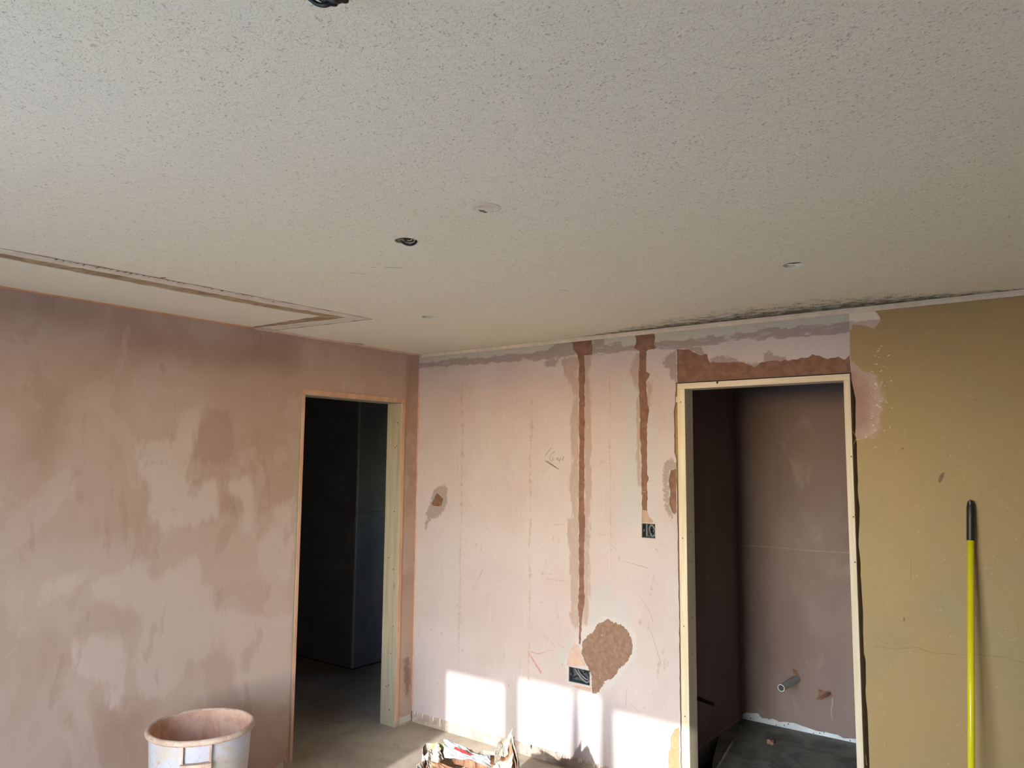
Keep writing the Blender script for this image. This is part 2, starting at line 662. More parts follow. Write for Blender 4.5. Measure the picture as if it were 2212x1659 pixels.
panes = [(.300, .762, .374), (.864, 1.246, .431), (1.272, 1.424, .431), (1.499, 1.95, .370)]
xw0, xw1 = wx_(.300) - .07, wx_(1.95) + .07
zt = max(wz_(q[2]) for q in panes) + .06
outer = [(-3.3, 0), (XR, 0), (XR, HC), (-3.3, HC)]
bm = bmesh.new()
for x0, x1, z0, z1 in ((-.13, xw0, 0, HC), (xw1, XR, 0, HC), (xw0, xw1, zt, HC)):
    box(bm, x0, x1, YB - .12, YB, z0, z1)
structure(build('wall_front', bm, M_frontwall), 'plain plastered wall behind the camera with glazed doors')
win = empty('window_1', ((xw0 + xw1) / 2, YB - .06, 0))
structure(win, 'white framed glazed doors letting in the low sun')
M_glass = bpy.data.materials.new('clear_glass')
M_glass.use_nodes = True
gt = M_glass.node_tree
gt.nodes.clear()
g1 = gt.nodes.new('ShaderNodeBsdfTransparent')
g2 = gt.nodes.new('ShaderNodeBsdfGlossy')
g2.inputs['Roughness'].default_value = .02
g3 = gt.nodes.new('ShaderNodeMixShader')
g3.inputs[0].default_value = .05
g4 = gt.nodes.new('ShaderNodeOutputMaterial')
gt.links.new(g1.outputs[0], g3.inputs[1])
gt.links.new(g2.outputs[0], g3.inputs[2])
gt.links.new(g3.outputs[0], g4.inputs[0])


def part_box(name, dims, mat, parent, bevel=0.0):
    bm = bmesh.new()
    box(bm, *dims, bevel)
    o = build(name, bm, mat, parent)
    if parent:
        o.matrix_parent_inverse = parent.matrix_basis.inverted()
    return o


def put(o, parent):
    o.parent = parent
    o.matrix_parent_inverse = parent.matrix_basis.inverted()
    return o


ye0, ye1 = YB - .09, YB - .03
prev = xw0
for i, (a, b, z) in enumerate(panes):
    part_box('mullion', (prev, wx_(a), ye0, ye1, 0, zt), M_upvc, win)
    part_box('head_rail', (wx_(a), wx_(b), ye0, ye1, wz_(z), zt), M_upvc, win)
    part_box('glass_pane', (wx_(a), wx_(b), YB - .062, YB - .058, .06, wz_(z)), M_glass, win)
    part_box('sill_rail', (wx_(a), wx_(b), ye0, ye1, 0, .06), M_upvc, win)
    prev = wx_(b)
part_box('mullion', (prev, xw1, ye0, ye1, 0, zt), M_upvc, win)

# ------------------------------------------------------------------ floors
sh = Sheet([(-3.3, YB - .1), (XR, YB - .1), (XR, 0.0), (1.70, .0), (1.56, .1), (1.56, 3.2), (-3.3, 3.2)], [], 0)
structure(link('floor', sh.mesh('floor', sh.rest(), to_floor, .1), M_floor), 'bare grey brown concrete floor of the room and hall')
pit = [(1.60, .05), (1.95, .05), (1.93, .30), (1.675, .99), (1.665, .99), (1.60, 1.0)]
bx = [(1.56, 0.0), (4.45, 0.0), (4.45, 1.5), (1.56, 1.5)]
pit = [(1.68, .12), (1.94, .12), (1.925, .27), (1.787, .627), (1.676, .985), (1.668, .985)]
sh = Sheet(bx, [pit], 0)
sh.take(pit)
structure(link('floor_bathroom', sh.mesh('floor_bathroom', sh.rest(), to_floor, .1, -.001), M_bathfloor), 'dark screed floor of the bathroom with a gap along its left wall')
bm = bmesh.new()
box(bm, 1.5, 2.1, 0, 1.1, -.62, -.58)
box(bm, 1.5, 1.52, 0, 1.1, -.58, -.1)
box(bm, 2.08, 2.1, 0, 1.1, -.58, -.1)
box(bm, 1.52, 2.08, 0, .02, -.58, -.1)
box(bm, 1.52, 2.08, 1.08, 1.1, -.58, -.1)
structure(build('floor_pit_bottom', bm, simple('dark_soil', srgb(24, 22, 20), srgb(34, 30, 28), 12)), 'dark bottom of the floor gap')

# ------------------------------------------------------------------ left wall
WT = .13
D1 = (-.96, -.119, 2.09)
outer = [(YB, 0), (D1[0], 0), (D1[0], D1[2]), (D1[1], D1[2]), (D1[1], 0), (0.0, 0), (0.0, HC), (YB, HC)]
bare1 = rag(left([(861, 1546), (868, 1549), (877, 1546), (886, 1541), (888, 1556), (860, 1567)]), .02, .001)
bare2 = [(q[0], max(q[1], .001)) for q in left([(590, 1668), (600, 1652), (608, 1648), (614, 1642), (616, 1656), (606, 1668)])]
bare1 = [(q[0], max(q[1], .001)) for q in bare1]
bare1 = [(min(q[0], -.002), q[1]) for q in bare1]
sh = Sheet(outer, [bare1, bare2], .035)
f1, f2 = sh.take(bare1), sh.take(bare2)
dry = [left(cH(q)) for q in (
    [(490, 650), (640, 610), (700, 540), (800, 570), (830, 640), (1000, 540), (1080, 500), (1110, 580), (1100, 650), (1160, 680), (1150, 760),
     (1200, 830), (1260, 800), (1400, 840), (1590, 830), (1580, 1300), (1290, 1290), (1260, 1080), (1210, 1000), (1180, 920), (1130, 1050),
     (1010, 1080), (1000, 1200), (900, 1260), (800, 1280), (740, 1200), (740, 1000), (780, 820), (620, 760), (520, 730)],
    [(240, 660), (330, 610), (500, 600), (400, 700), (300, 740), (240, 760)],
    [(390, 970), (520, 930), (600, 960), (690, 980), (690, 1130), (660, 1340), (620, 1340), (600, 1220), (470, 1160), (390, 1130)],
    [(740, 0), (1020, 0), (1000, 100), (1180, 110), (1190, 280), (1060, 340), (900, 360), (790, 320), (820, 180), (770, 60)],
    [(1250, 100), (1330, 80), (1370, 110), (1370, 400), (1310, 380), (1320, 220), (1260, 160)],
    [(1490, 230), (1590, 200), (1600, 640), (1420, 640), (1400, 450), (1500, 330)])]
dry.append(left(cI([(950, 1480), (1190, 1490), (1230, 1300), (1390, 1230), (1340, 1440), (1290, 1659), (930, 1659)])))
dry2 = [left(cH([(0, 500), (200, 480), (560, 420), (1600, 200), (1590, 1320), (1300, 1330), (800, 1300), (300, 900), (0, 800)])),
        left(cI([(840, 1000), (1180, 950), (1380, 1080), (1390, 1300), (1000, 1480), (860, 1300)]))]
damp = [left(cI(q)) for q in (
    [(150, 1480), (250, 1300), (350, 1290), (420, 1350), (420, 1480), (330, 1640), (160, 1640)],
    [(740, 640), (900, 620), (1000, 700), (1600, 850), (1900, 800), (2050, 830), (2040, 1000), (1900, 1020), (1500, 950), (1200, 900), (800, 850)],
    [(0, 460), (300, 520), (700, 600), (680, 700), (0, 620)])] + \
    [left(cH([(560, 1360), (800, 1320), (800, 1700), (400, 1700)])), left([(878, 775), (905, 780), (898, 1100), (866, 1100)])]
damp2 = [left(cH(q)) for q in (
    [(400, 860), (580, 740), (740, 790), (740, 900), (640, 960), (530, 940), (380, 950)],
    [(1150, 680), (1300, 640), (1480, 660), (1420, 820), (1180, 800)],
    [(1100, 1060), (1210, 1030), (1260, 1100), (1270, 1240), (1090, 1240)],
    [(1380, 230), (1480, 240), (1490, 330), (1400, 410), (1385, 330)],
    [(1200, 160), (1300, 170), (1310, 300), (1200, 300)],
    [(780, 560), (860, 540), (890, 620), (850, 650), (800, 620)],
    [(700, 1000), (760, 960), (740, 1150), (690, 1200)],
    [(380, 700), (480, 620), (530, 615), (430, 710), (400, 860), (370, 780)])] + \
    [left(cI([(1300, 1640), (1330, 1440), (1400, 1270), (1560, 1290), (1590, 1400), (1580, 1640)]))]
stain = [left([(872, 1425), (880, 1420), (886, 1450), (884, 1510), (876, 1500), (872, 1460)]),
         left([(613, 1618), (618, 1612), (619, 1630), (614, 1634)])]
wl = link('wall_left', sh.mesh('wall_left', sh.rest(), to_left, WT, 0, {
    'dry': lambda P: sdf_union(P, dry), 'dry2': lambda P: sdf_union(P, dry2), 'damp': lambda P: sdf_union(P, damp),
    'damp2': lambda P: sdf_union(P, damp2), 'stain': lambda P: sdf_union(P, stain)}), M_left)
structure(wl, 'brown skimmed plaster wall with pale drying patches')
for f in (f1, f2):
    link('bare_board_patch', sh.mesh('bare_board_patch', f, to_left, .02, .004), M_board, wl)

# ------------------------------------------------------------------ back wall, pink part
D2 = (1.894, 2.748, 2.098)
XE = 1.884
ZB = .068
outer = [(0, ZB), (XE, ZB)] + rag([(XE, ZB), (XE + .001, .9), (XE - .002, 1.70), (XE - .012, 1.74), (XE - .012, 1.97), (XE - .004, 2.0), (XE, D2[2] + .006)], .02, .0012, False)[1:] + \
    [(2.753, D2[2] + .006), (2.753, HC), (0, HC)]
chase1 = rag(back(cA([(1232, 268), (1260, 262), (1330, 258), (1408, 256), (1410, 375), (1352, 380), (1350, 470), (1354, 560), (1350, 640), (1354, 700),
                      (1350, 830), (1352, 980), (1348, 1080), (1350, 1200), (1350, 1330), (1348, 1420), (1350, 1560), (1355, 1640)])
                  + cB([(1176, 200), (1174, 400), (1178, 540), (1172, 600), (1160, 680), (1156, 760), (1150, 838), (1140, 828), (1142, 700),
                        (1135, 600), (1138, 540), (1141, 400), (1140, 200), (1141, 60)])
                  + cA([(1305, 1640), (1308, 1500), (1308, 1300), (1312, 1100), (1308, 900), (1310, 700), (1306, 560), (1308, 440), (1300, 380), (1262, 330), (1262, 290)])), .014, .0016)
chase2 = rag(back(cA([(1735, 228), (1800, 212), (1880, 210), (1888, 250), (1880, 290), (1897, 325), (1840, 340), (1822, 350), (1820, 420), (1822, 500),
                      (1845, 520), (1840, 550), (1822, 570), (1825, 690), (1830, 750), (1845, 800), (1835, 850), (1825, 950), (1828, 1050), (1825, 1200),
                      (1830, 1290), (1840, 1310), (1835, 1335), (1826, 1350), (1830, 1450), (1829, 1560), (1788, 1560), (1788, 1450), (1782, 1300),
                      (1786, 1200), (1778, 1050), (1772, 950), (1774, 850), (1770, 750), (1762, 560), (1768, 480), (1770, 350), (1730, 325), (1745, 280)])), .014, .0016)
chase2b = back(cA([(1829.5, 1564), (1838, 1605), (1868, 1635), (1878, 1654), (1786, 1656), (1789, 1600), (1788.5, 1564)]))
lintel = back(cC([(162, 432), (200, 428), (300, 455), (345, 490), (410, 475), (435, 550), (560, 545), (640, 540), (740, 560), (795, 582), (860, 545),
                  (990, 530), (1080, 530), (1180, 515), (1240, 505), (1280, 472), (1330, 490), (1400, 515), (1490, 500), (1545, 520), (1582, 488)]))
lintel = rag(lintel, .014, .003, False) + [(2.7525, D2[2] + .0065), (lintel[0][0], D2[2] + .0065)]
jpatch = rag(back(cF([(820, 280), (930, 235), (945, 560), (950, 900), (890, 990), (840, 960), (800, 820), (810, 700), (810, 580), (785, 440)])), .014, .0018)
jpatch = [(min(q[0], XE - .005), q[1]) for q in jpatch]
opatch = rag(back(cB([(1780, 1400), (1812, 1388), (1822, 1560), (1826, 1700), (1735, 1700), (1735, 1600), (1750, 1500), (1755, 1440)])), .014, .0022)
opatch = [(min(q[0], XE - .006), max(q[1], ZB + .004)) for q in opatch]
rpatch = rag(back(cE([(1270, 330), (1330, 300), (1420, 360), (1560, 410), (1640, 440), (1700, 540), (1760, 680), (1775, 800), (1760, 900), (1700, 1020),
                      (1640, 1110), (1540, 1190), (1470, 1310), (1390, 1370), (1290, 1395), (1280, 1450), (1200, 1530), (1180, 1610), (1090, 1625),
                      (1060, 1600), (1055, 1450), (1040, 1300), (1012, 1205), (966, 1130), (906, 1010), (872, 900), (880, 850), (890, 700), (1000, 585),
                      (1080, 545), (1130, 430), (1150, 390), (1260, 350)])), .006, .0026)
DB = (1.215, 1.352, .466, .546)
SB = (1.677, 1.756, 1.287, 1.3625)
bpatch = back(cE([(742, 742), (815, 775), (850, 860), (880, 1000), (945, 1135), (650, 1140), (612, 1120), (640, 960), (700, 820)]))
bpatch2 = back(cE([(690, 1475), (850, 1485), (1000, 1520), (1032, 1510), (1040, 1600), (900, 1565), (740, 1510)]))
hole = rag(back(cG([(405, 790), (460, 830), (530, 900), (510, 960), (490, 1040), (440, 1050), (330, 1040), (300, 1000), (350, 900), (370, 850)])), .008, .001)
rect = lambda d: [(d[0], d[2]), (d[1], d[2]), (d[1], d[3]), (d[0], d[3])]
pieces = [('filled_chase', chase1, M_chase, .003, None), ('filled_chase', chase2, M_chase, .003, None), ('filled_chase', chase2b, M_chase_lower, .0015, 'pale filled foot of the cable chase'),
          ('lintel_render_patch', lintel, M_chase, .005, 'rough brown render over the doorway'),
          ('render_patch', jpatch, M_chase, .004, 'brown patch beside the door lining'), ('render_patch', opatch, M_orange, .003, 'orange render patch at the foot of the lining'),
          ('render_patch', rpatch, M_round, .002, 'large round brown render patch'), ('filler_patch', bpatch, M_beige, .001, None), ('filler_patch', bpatch2, M_beige, .001, None),
          ('broken_hole', hole, M_hole, .012, 'small broken hole')]
sh = Sheet(outer, [q[1] for q in pieces] + [rect(DB), rect(SB)], .022)
sh.take(rect(DB))
sh.take(rect(SB))
got = [sh.take(q[1]) for q in pieces]
line = lambda pts: back(pts)
bt = cA([(100, 372), (600, 322), (1230, 262), (2188, 160)])
band_top = [(0, 2.41), (2.9, 2.41)]
bb = back(cA([(105, 475), (600, 440), (1050, 410), (1430, 365), (2188, 320)])) + back(cC([(620, 365), (1080, 335), (1560, 300)])) + [(2.9, 2.303)]
creamp = [[(0, 2.41)] + [(-.05, bb[0][1])] + bb + [(2.9, 2.41)]]
bm_mid = [(-.05, bb[0][1])] + bb
mauve = [bm_mid + [(2.9, 2.332), (2.4, 2.338), (2.05, 2.330), (1.75, 2.330), (1.55, 2.322), (1.40, 2.332), (1.2, 2.332), (1.0, 2.342), (.7, 2.336), (.3, 2.346), (0, 2.345)],
         back(cD([(0, 400), (150, 340), (200, 280), (330, 268), (520, 250), (520, 480), (0, 540)])),
         back(cD([(735, 235), (960, 230), (900, 340), (1200, 290), (1200, 440), (735, 490)]))]
smear = [back(cA(q)) for q in (
    [(1165, 405), (1305, 385), (1308, 760), (1295, 820), (1270, 660), (1215, 560)],
    [(1350, 380), (1405, 380), (1395, 470), (1370, 520), (1400, 640), (1398, 900), (1400, 1250), (1405, 1420), (1385, 1640), (1352, 1640)],
    [(1308, 700), (1308, 1640), (1270, 1640), (1240, 1480), (1238, 1330), (1260, 1180), (1240, 900), (1260, 720)],
    [(1690, 500), (1740, 360), (1770, 370), (1765, 560), (1755, 760), (1720, 560)],
    [(1825, 580), (1865, 560), (1855, 760), (1828, 790)],
    [(1745, 720), (1772, 700), (1780, 1300), (1788, 1560), (1765, 1500), (1750, 1300)])]
smear += [back(cB(q)) for q in (
    [(1060, 0), (1141, 0), (1138, 540), (1140, 700), (1120, 770), (1080, 640), (1085, 520), (1075, 200)],
    [(1178, 0), (1212, 0), (1210, 560), (1190, 720), (1160, 740), (1172, 600)])]
lil = [back(cC([(62, 500), (160, 440), (162, 720), (110, 680), (100, 600), (40, 570)])),
       back(cC([(180, 410), (330, 400), (385, 450), (375, 495), (345, 490), (300, 455), (200, 430)])),
       back(cC([(440, 500), (560, 495), (640, 520), (760, 555), (880, 540), (870, 470), (940, 440), (960, 490), (1080, 500), (1060, 540), (790, 600), (435, 560)])),
       back(cF([(725, 120), (830, 85), (910, 130), (935, 220), (820, 270), (780, 440), (800, 580), (800, 820), (840, 1000), (900, 1100), (860, 1120), (780, 1000), (720, 880), (700, 560), (690, 330)])),
       back(cG([(350, 715), (420, 660), (540, 630), (620, 680), (600, 800), (600, 1000), (560, 1100), (500, 1180), (420, 1270), (300, 1290), (230, 1390), (200, 1520), (165, 1520), (165, 1400), (230, 1250), (180, 1250), (200, 1150), (260, 1020), (320, 800)])),
       back(cA([(1035, 440), (1070, 415), (1160, 410), (1140, 460), (1060, 468)]))]
blue = [back(cA(q)) for q in ([(1660, 600), (1740, 560), (1765, 900), (1775, 1659), (1620, 1659), (1640, 1300), (1665, 1100)],
                              [(1838, 830), (1890, 830), (1895, 1200), (1910, 1659), (1840, 1659), (1832, 1350)])]
blue += [back(cB(q)) for q in ([(1400, 0), (1550, 0), (1550, 50), (1405, 60)],
                               [(1290, 420), (1350, 420), (1355, 520), (1460, 535), (1490, 600), (1490, 720), (1400, 680), (1320, 660), (1200, 720), (1220, 600)],
                               [(1490, 830), (1540, 880), (1500, 1000), (1400, 1110), (1290, 1170), (1300, 1110), (1420, 1020)],
                               [(1030, 850), (1100, 800), (1060, 950), (1020, 990), (965, 960)])]
halo = [back(cB([(1180, 720), (1330, 655), (1450, 690), (1520, 780), (1525, 900), (1440, 1010), (1380, 1090), (1290, 1170), (1180, 1170), (1060, 1110), (1050, 960), (1110, 820)]))]
wb = link('wall_back', sh.mesh('wall_back', sh.rest(), to_back, .1, 0, {
    'cream': lambda P: sdf_union(P, creamp), 'mauve': lambda P: sdf_union(P, mauve), 'smear': lambda P: sdf_union(P, smear),
    'lilac': lambda P: sdf_union(P, lil), 'bluegrey': lambda P: sdf_union(P, blue), 'whitehalo': lambda P: sdf_union(P, halo)}), M_pink)
structure(wb, 'scuffed pink plastered wall with filled cable chases')
for (nm, poly, mat, rec, lab), f in zip(pieces, got):
    o = link(nm, sh.mesh(nm, f, to_back, .03, rec), mat, wb)
    if lab:
        o['label'] = lab


# scuffs, seams, pencil figures: thin marks lying on the wall faces
def ribbon(bm, pts, widths, place, off=.0005):
    n = len(pts)
    L, Rr = [], []
    for i in range(n):
        a = np.array(pts[max(i - 1, 0)])
        b = np.array(pts[min(i + 1, n - 1)])
        t = (b - a) / max(np.linalg.norm(b - a), 1e-9)
        nr = np.array([-t[1], t[0]])
        w = widths[i] if isinstance(widths, (list, tuple, np.ndarray)) else widths
        L.append(np.array(pts[i]) + nr * w / 2)
        Rr.append(np.array(pts[i]) - nr * w / 2)
    vl = [bm.verts.new(v) for v in place(np.array(L), -off)]
    vr = [bm.verts.new(v) for v in place(np.array(Rr), -off)]
    for i in range(n - 1):
        bm.faces.new((vl[i], vl[i + 1], vr[i + 1], vr[i]))


def blot(bm, c, ln, wd, ang, place, off=.0005, n=9):
    pts = []
    for k in range(n):
        a = 2 * math.pi * k / n
        rr = rng.uniform(.65, 1.15)
        x, y = math.cos(a) * ln / 2 * rr, math.sin(a) * wd / 2 * rr
        pts.append((c[0] + x * math.cos(ang) - y * math.sin(ang), c[1] + x * math.sin(ang) + y * math.cos(ang)))
    bm.faces.new([bm.verts.new(v) for v in place(np.array(pts), -off)])


def stuff_part(name, bm, mat, parent, label=None):
    o = build(name, bm, mat, parent)
    o['kind'] = 'stuff'
    if label:
        o['label'] = label
    return o


bm = bmesh.new()
s1 = [(q, w) for q, w in zip(cA([(428, 480), (426, 560), (415, 700), (416, 830), (423, 960), (420, 1030), (420, 1130), (418, 1170), (416, 1300), (412, 1420), (412, 1500), (413, 1650)]),
                             (3, 3, 16, 20, 18, 8, 26, 20, 12, 10, 22, 4))] + \
     [(q, w * 1.15) for q, w in zip(cB([(352, 120), (351, 250), (350, 400), (350, 560), (346, 640), (343, 720), (342, 850), (340, 1000), (338, 1100), (335, 1250)]),
                                    (4, 14, 6, 12, 22, 22, 6, 3, 10, 2))]
s2 = [(q, w) for q, w in zip(cA([(945, 430), (945, 690), (946, 720), (948, 770), (946, 830), (948, 900), (945, 960), (942, 1030), (940, 1100), (930, 1195), (938, 1240), (935, 1330), (942, 1400), (932, 1500)]),
                             (1, 2, 14, 4, 4, 22, 26, 18, 2, 28, 6, 18, 16, 3))] + \
     [(q, w * 1.15) for q, w in zip(cB([(820, 20), (808, 200), (808, 290), (815, 360), (813, 420), (815, 500), (813, 620), (810, 780), (808, 870), (806, 940), (805, 1060), (806, 1340)]),
                                    (12, 5, 3, 16, 2, 15, 7, 2, 14, 5, 10, 6))]
s3 = [(q, w) for q, w in zip(cA([(1543, 400), (1543, 470), (1543, 540), (1545, 690), (1547, 760), (1546, 1000), (1543, 1080), (1545, 1200), (1548, 1260), (1548, 1400), (1548, 1540)]),
                             (1, 4, 9, 12, 5, 2, 8, 10, 9, 3, 8))] + \
     [(q, w) for q, w in zip(cB([(1355, 110), (1355, 300), (1356, 460)]), (4, 3, 4))]
for s in (s1, s2, s3):
    pts = np.array(back([q for q, w in s]))
    ws = np.array([w for q, w in s]) / 3.3 * .0042
    t = np.concatenate([[0], np.cumsum(np.linalg.norm(np.diff(pts, axis=0), axis=1))])
    tt = np.arange(0, t[-1], .009)
    X = np.stack([np.interp(tt, t, pts[:, 0]), np.interp(tt, t, pts[:, 1])], -1)
    W = np.interp(tt, t, ws) * rng.uniform(.3, 1.3, len(tt))
    X[:, 0] += rng.normal(0, .0014, len(tt))
    i = 0
    while i < len(tt) - 3:
        k = rng.integers(5, 22)
        seg = X[i:i + k]
        if len(seg) > 2:
            w = W[i:i + k].copy()
            w[0] = w[-1] = .0003
            ribbon(bm, seg, w, to_back)
        i += k - (1 if rng.random() < .6 else -2)
# nicks read from the photograph (crop, x, y, length, width in px of that crop, angle)
nick = [(cA, 165, 620, 60, 6, 80), (cA, 150, 600, 20, 5, 90), (cA, 235, 775, 30, 5, 90), (cA, 385, 1245, 60, 12, 85), (cA, 545, 1235, 14, 16, 60), (cA, 575, 1165, 34, 5, 15),
        (cA, 820, 788, 20, 14, 40), (cA, 645, 1390, 55, 7, 78), (cA, 655, 1290, 30, 5, 85), (cA, 738, 1300, 30, 5, 85), (cA, 845, 1015, 30, 6, 80), (cA, 1035, 1268, 34, 16, 110),
        (cA, 1082, 1320, 22, 12, 70), (cA, 1475, 1200, 50, 16, 75), (cA, 1495, 1190, 22, 10, 60), (cA, 485, 1530, 22, 16, 80), (cA, 600, 1580, 30, 14, 70), (cA, 830, 1400, 12, 10, 0),
        (cA, 1900, 535, 40, 14, -55), (cA, 800, 598, 6, 6, 0), (cA, 460, 645, 12, 6, 30), (cA, 1060, 1360, 10, 10, 0), (cA, 1440, 1350, 14, 8, 90), (cA, 1150, 845, 8, 6, 0),
        (cB, 160, 740, 26, 16, 10), (cB, 228, 766, 30, 14, -50), (cB, 365, 880, 26, 14, -20), (cB, 487, 370, 80, 14, 65), (cB, 440, 460, 40, 8, 60), (cB, 615, 412, 26, 8, -60),
        (cB, 1000, 655, 26, 20, 30), (cB, 675, 1110, 34, 10, -40), (cB, 205, 1100, 26, 6, 0), (cB, 920, 290, 40, 8, 100), (cB, 900, 365, 30, 16, 10), (cB, 940, 370, 60, 7, 2),
        (cB, 970, 125, 30, 8, 100), (cB, 1010, 150, 34, 6, 75), (cB, 1000, 145, 30, 5, 75), (cB, 460, 175, 30, 14, 60), (cB, 488, 205, 30, 10, 75), (cB, 1620, 480, 60, 18, 80),
        (cB, 1635, 400, 50, 8, 85), (cB, 1548, 690, 40, 18, 80), (cB, 1700, 880, 70, 14, 80), (cB, 1710, 965, 75, 12, 88), (cB, 1668, 1005, 100, 16, 82), (cB, 1730, 970, 40, 14, 80),
        (cB, 1660, 215, 34, 14, -50), (cB, 1405, 265, 26, 12, 80), (cB, 1600, 730, 20, 10, 60), (cB, 180, 62, 12, 10, 0), (cB, 215, 110, 12, 6, 80), (cB, 75, 770, 8, 90, 0), (cB, 655, 40, 26, 6, 90),
        (cB, 525, 60, 30, 10, 0), (cB, 940, 1310, 12, 10, 80), (cB, 1190, 1320, 10, 10, 0), (cB, 640, 915, 16, 20, 0), (cB, 890, 560, 30, 14, 10), (cB, 330, 580, 36, 12, 85), (cB, 1030, 965, 22, 12, 80),
        (cB, 1575, 1260, 18, 16, 0), (cB, 1720, 1170, 14, 8, 60), (cB, 985, 408, 170, 8, 1), (cB, 1005, 40, 90, 9, 6)]
for cr, x, y, ln, wd, an in nick:
    s = (.0024 / 3.529 * 1.0) if cr is cA else .0026 / 3.0774
    q = cr([(x, y)])[0]
    blot(bm, on_back(*q), ln * s * 1.2, wd * s * 1.2, R(an), to_back)
for i in range(230):
    x = rng.uniform(.02, 1.86)
    z = rng.uniform(.12, 2.26) if rng.random() < .35 else rng.uniform(.12, 1.75)
    blot(bm, (x, z), rng.uniform(.004, .017), rng.uniform(.0025, .006), R(90 + rng.normal(0, 35)), to_back, n=6)
stuff_part('scuff_marks', bm, M_scuff, wb)
bm = bmesh.new()
for cr, pts in ((cB, [(1545, 520), (1610, 620), (1635, 690)]), (cB, [(1600, 690), (1650, 850), (1690, 975)]), (cB, [(905, 770), (985, 855)]), (cB, [(1000, 828), (1050, 868)]),
                (cB, [(1462, 1125), (1450, 1250)]), (cB, [(1480, 1230), (1545, 1290)]), (cB, [(985, 870), (930, 880), (900, 895), (860, 900), (830, 890)]), (cB, [(1345, 160), (1390, 212)]),
                (cB, [(1400, 275), (1500, 300), (1600, 330)]), (cA, [(1932, 240), (1933, 330)]), (cA, [(230, 405), (228, 440)]), (cB, [(1270, 100), (1320, 115)]), (cB, [(560, 650), (568, 690)]),
                (cC, [(1587, 352), (1588, 430), (1590, 545)]), (cC, [(1590, 640), (1593, 735)])):
    q = rag(back(cr(pts)), .012, .0008, False)
    ribbon(bm, q, [.0008 + .0012 * abs(math.sin(3.1 * i)) for i in range(len(q))], to_back, .0006)
stuff_part('hairline_cracks', bm, M_crack, wb)
bm = bmesh.new()
for pts, w in (([(800, 885), (830, 930), (860, 980), (890, 1026)], (4, 12, 14, 16)), ([(530, 505), (531, 518)], (7, 7)),
               ([(825, 885), (870, 900), (900, 892)], (10, 6, 3))):
    ribbon(bm, smooth_path(back(cB(pts)), 4), np.interp(np.linspace(0, 1, 4 * (len(pts) - 1) + 1), np.linspace(0, 1, len(w)), w) * .00085, to_back, .0007)
stuff_part('reddish_smears', bm, M_red, wb, 'reddish trowel smears')
cP = crop(1160, 960, 23.7)
bm = bmesh.new()
for pts, w in (([(735, 180), (600, 345), (500, 480), (395, 620)], .0022), ([(930, 365), (800, 440), (700, 560), (655, 680), (680, 780), (745, 850), (815, 790), (820, 700), (765, 650)], .002),
               ([(985, 795), (1030, 735), (1085, 690), (1080, 760), (1110, 820), (1160, 790), (1230, 670)], .0022), ([(1230, 670), (1180, 780), (1145, 950)], .002),
               ([(1310, 650), (1370, 635), (1385, 680), (1340, 730), (1290, 770), (1365, 815)], .002), ([(410, 835), (600, 960), (800, 1080), (1110, 1270)], .0034),
               ([(495, 835), (640, 930), (800, 1050), (1000, 1190)], .0030)):
    ribbon(bm, smooth_path(back(cP(pts)), 5), w, to_back, .0008)
o = build('pencil_writing', bm, M_pencil, wb)
o['label'] = 'pencilled 16 m2 with a double underline'

# base band of rough concrete and paint drips
bm = bmesh.new()
box(bm, 0, XE, .004, .1, 0, ZB)
structure(build('baseboard_back', bm, M_base), 'rough bare concrete band along the foot of the pink wall')
bm = bmesh.new()
for i in range(70):
    x = (rng.uniform(.01, .28) if i < 7 else rng.uniform(.85, 1.85))
    ln = rng.uniform(.006, .045) * (1 if i % 3 else 1.3)
    w = rng.uniform(.002, .006)
    pts = [(x, ZB + .008), (x, ZB), (x + rng.normal(0, .001), ZB - ln * .6), (x, ZB - ln)]
    ribbon(bm, pts, [w * 2.2, w * 1.6, w, w * .6], to_back, -.0025)
stuff_part('paint_drips', bm, simple('pale_paint_drip', srgb(226, 214, 206), srgb(216, 202, 194), 30), wb)

# ------------------------------------------------------------------ back wall, ochre part
outer = [(2.768, 0), (XR, 0), (XR, HC), (2.753, HC), (2.753, 2.07), (2.768, 1.98)] + rag([(2.764, 1.9), (2.762, 1.2), (2.764, .9), (2.770, .5)], .04, .002, False)
sh = Sheet(outer, [], .03)
patch = [back(cC([(1570, 530), (1640, 530), (1640, 575), (1665, 600), (1790, 640), (1840, 740), (1870, 870), (1830, 960), (1840, 1060), (1800, 1140), (1740, 1180), (1640, 1165), (1560, 1215)]))]
core = [back(cC([(1540, 620), (1660, 640), (1760, 800), (1780, 1000), (1700, 1120), (1540, 1160)]))]
scar = [back(cC([(1500, 100), (1780, 110), (1830, 160), (1845, 240), (1800, 270), (1720, 250), (1650, 225), (1605, 235), (1590, 290), (1560, 310), (1500, 310)]))]
wo_ = link('wall_back_ochre', sh.mesh('wall_back_ochre', sh.rest(), to_back, .1, 0, {
    'patch': lambda P: sdf_union(P, patch), 'patchcore': lambda P: sdf_union(P, core), 'scar': lambda P: sdf_union(P, scar)}), M_ochre)
structure(wo_, 'old ochre yellow wall right of the bathroom doorway')
bm = bmesh.new()
cK = crop(1800, 620, 1.597)
for pts in (cK([(140, 1240), (220, 1248), (290, 1243), (340, 1262), (460, 1268), (540, 1270), (600, 1282), (658, 1297)]), cK([(268, 938), (267, 1018)]),
            cC([(1600, 1240), (1640, 1165), (1610, 1110)]), cK([(185, 1570), (183, 1590)]), cK([(112, 1612), (116, 1650)])):
    q = rag(back(pts), .02, .0012, False)
    ribbon(bm, q, [.001 + .0014 * abs(math.sin(2.3 * i)) for i in range(len(q))], to_back, .0006)
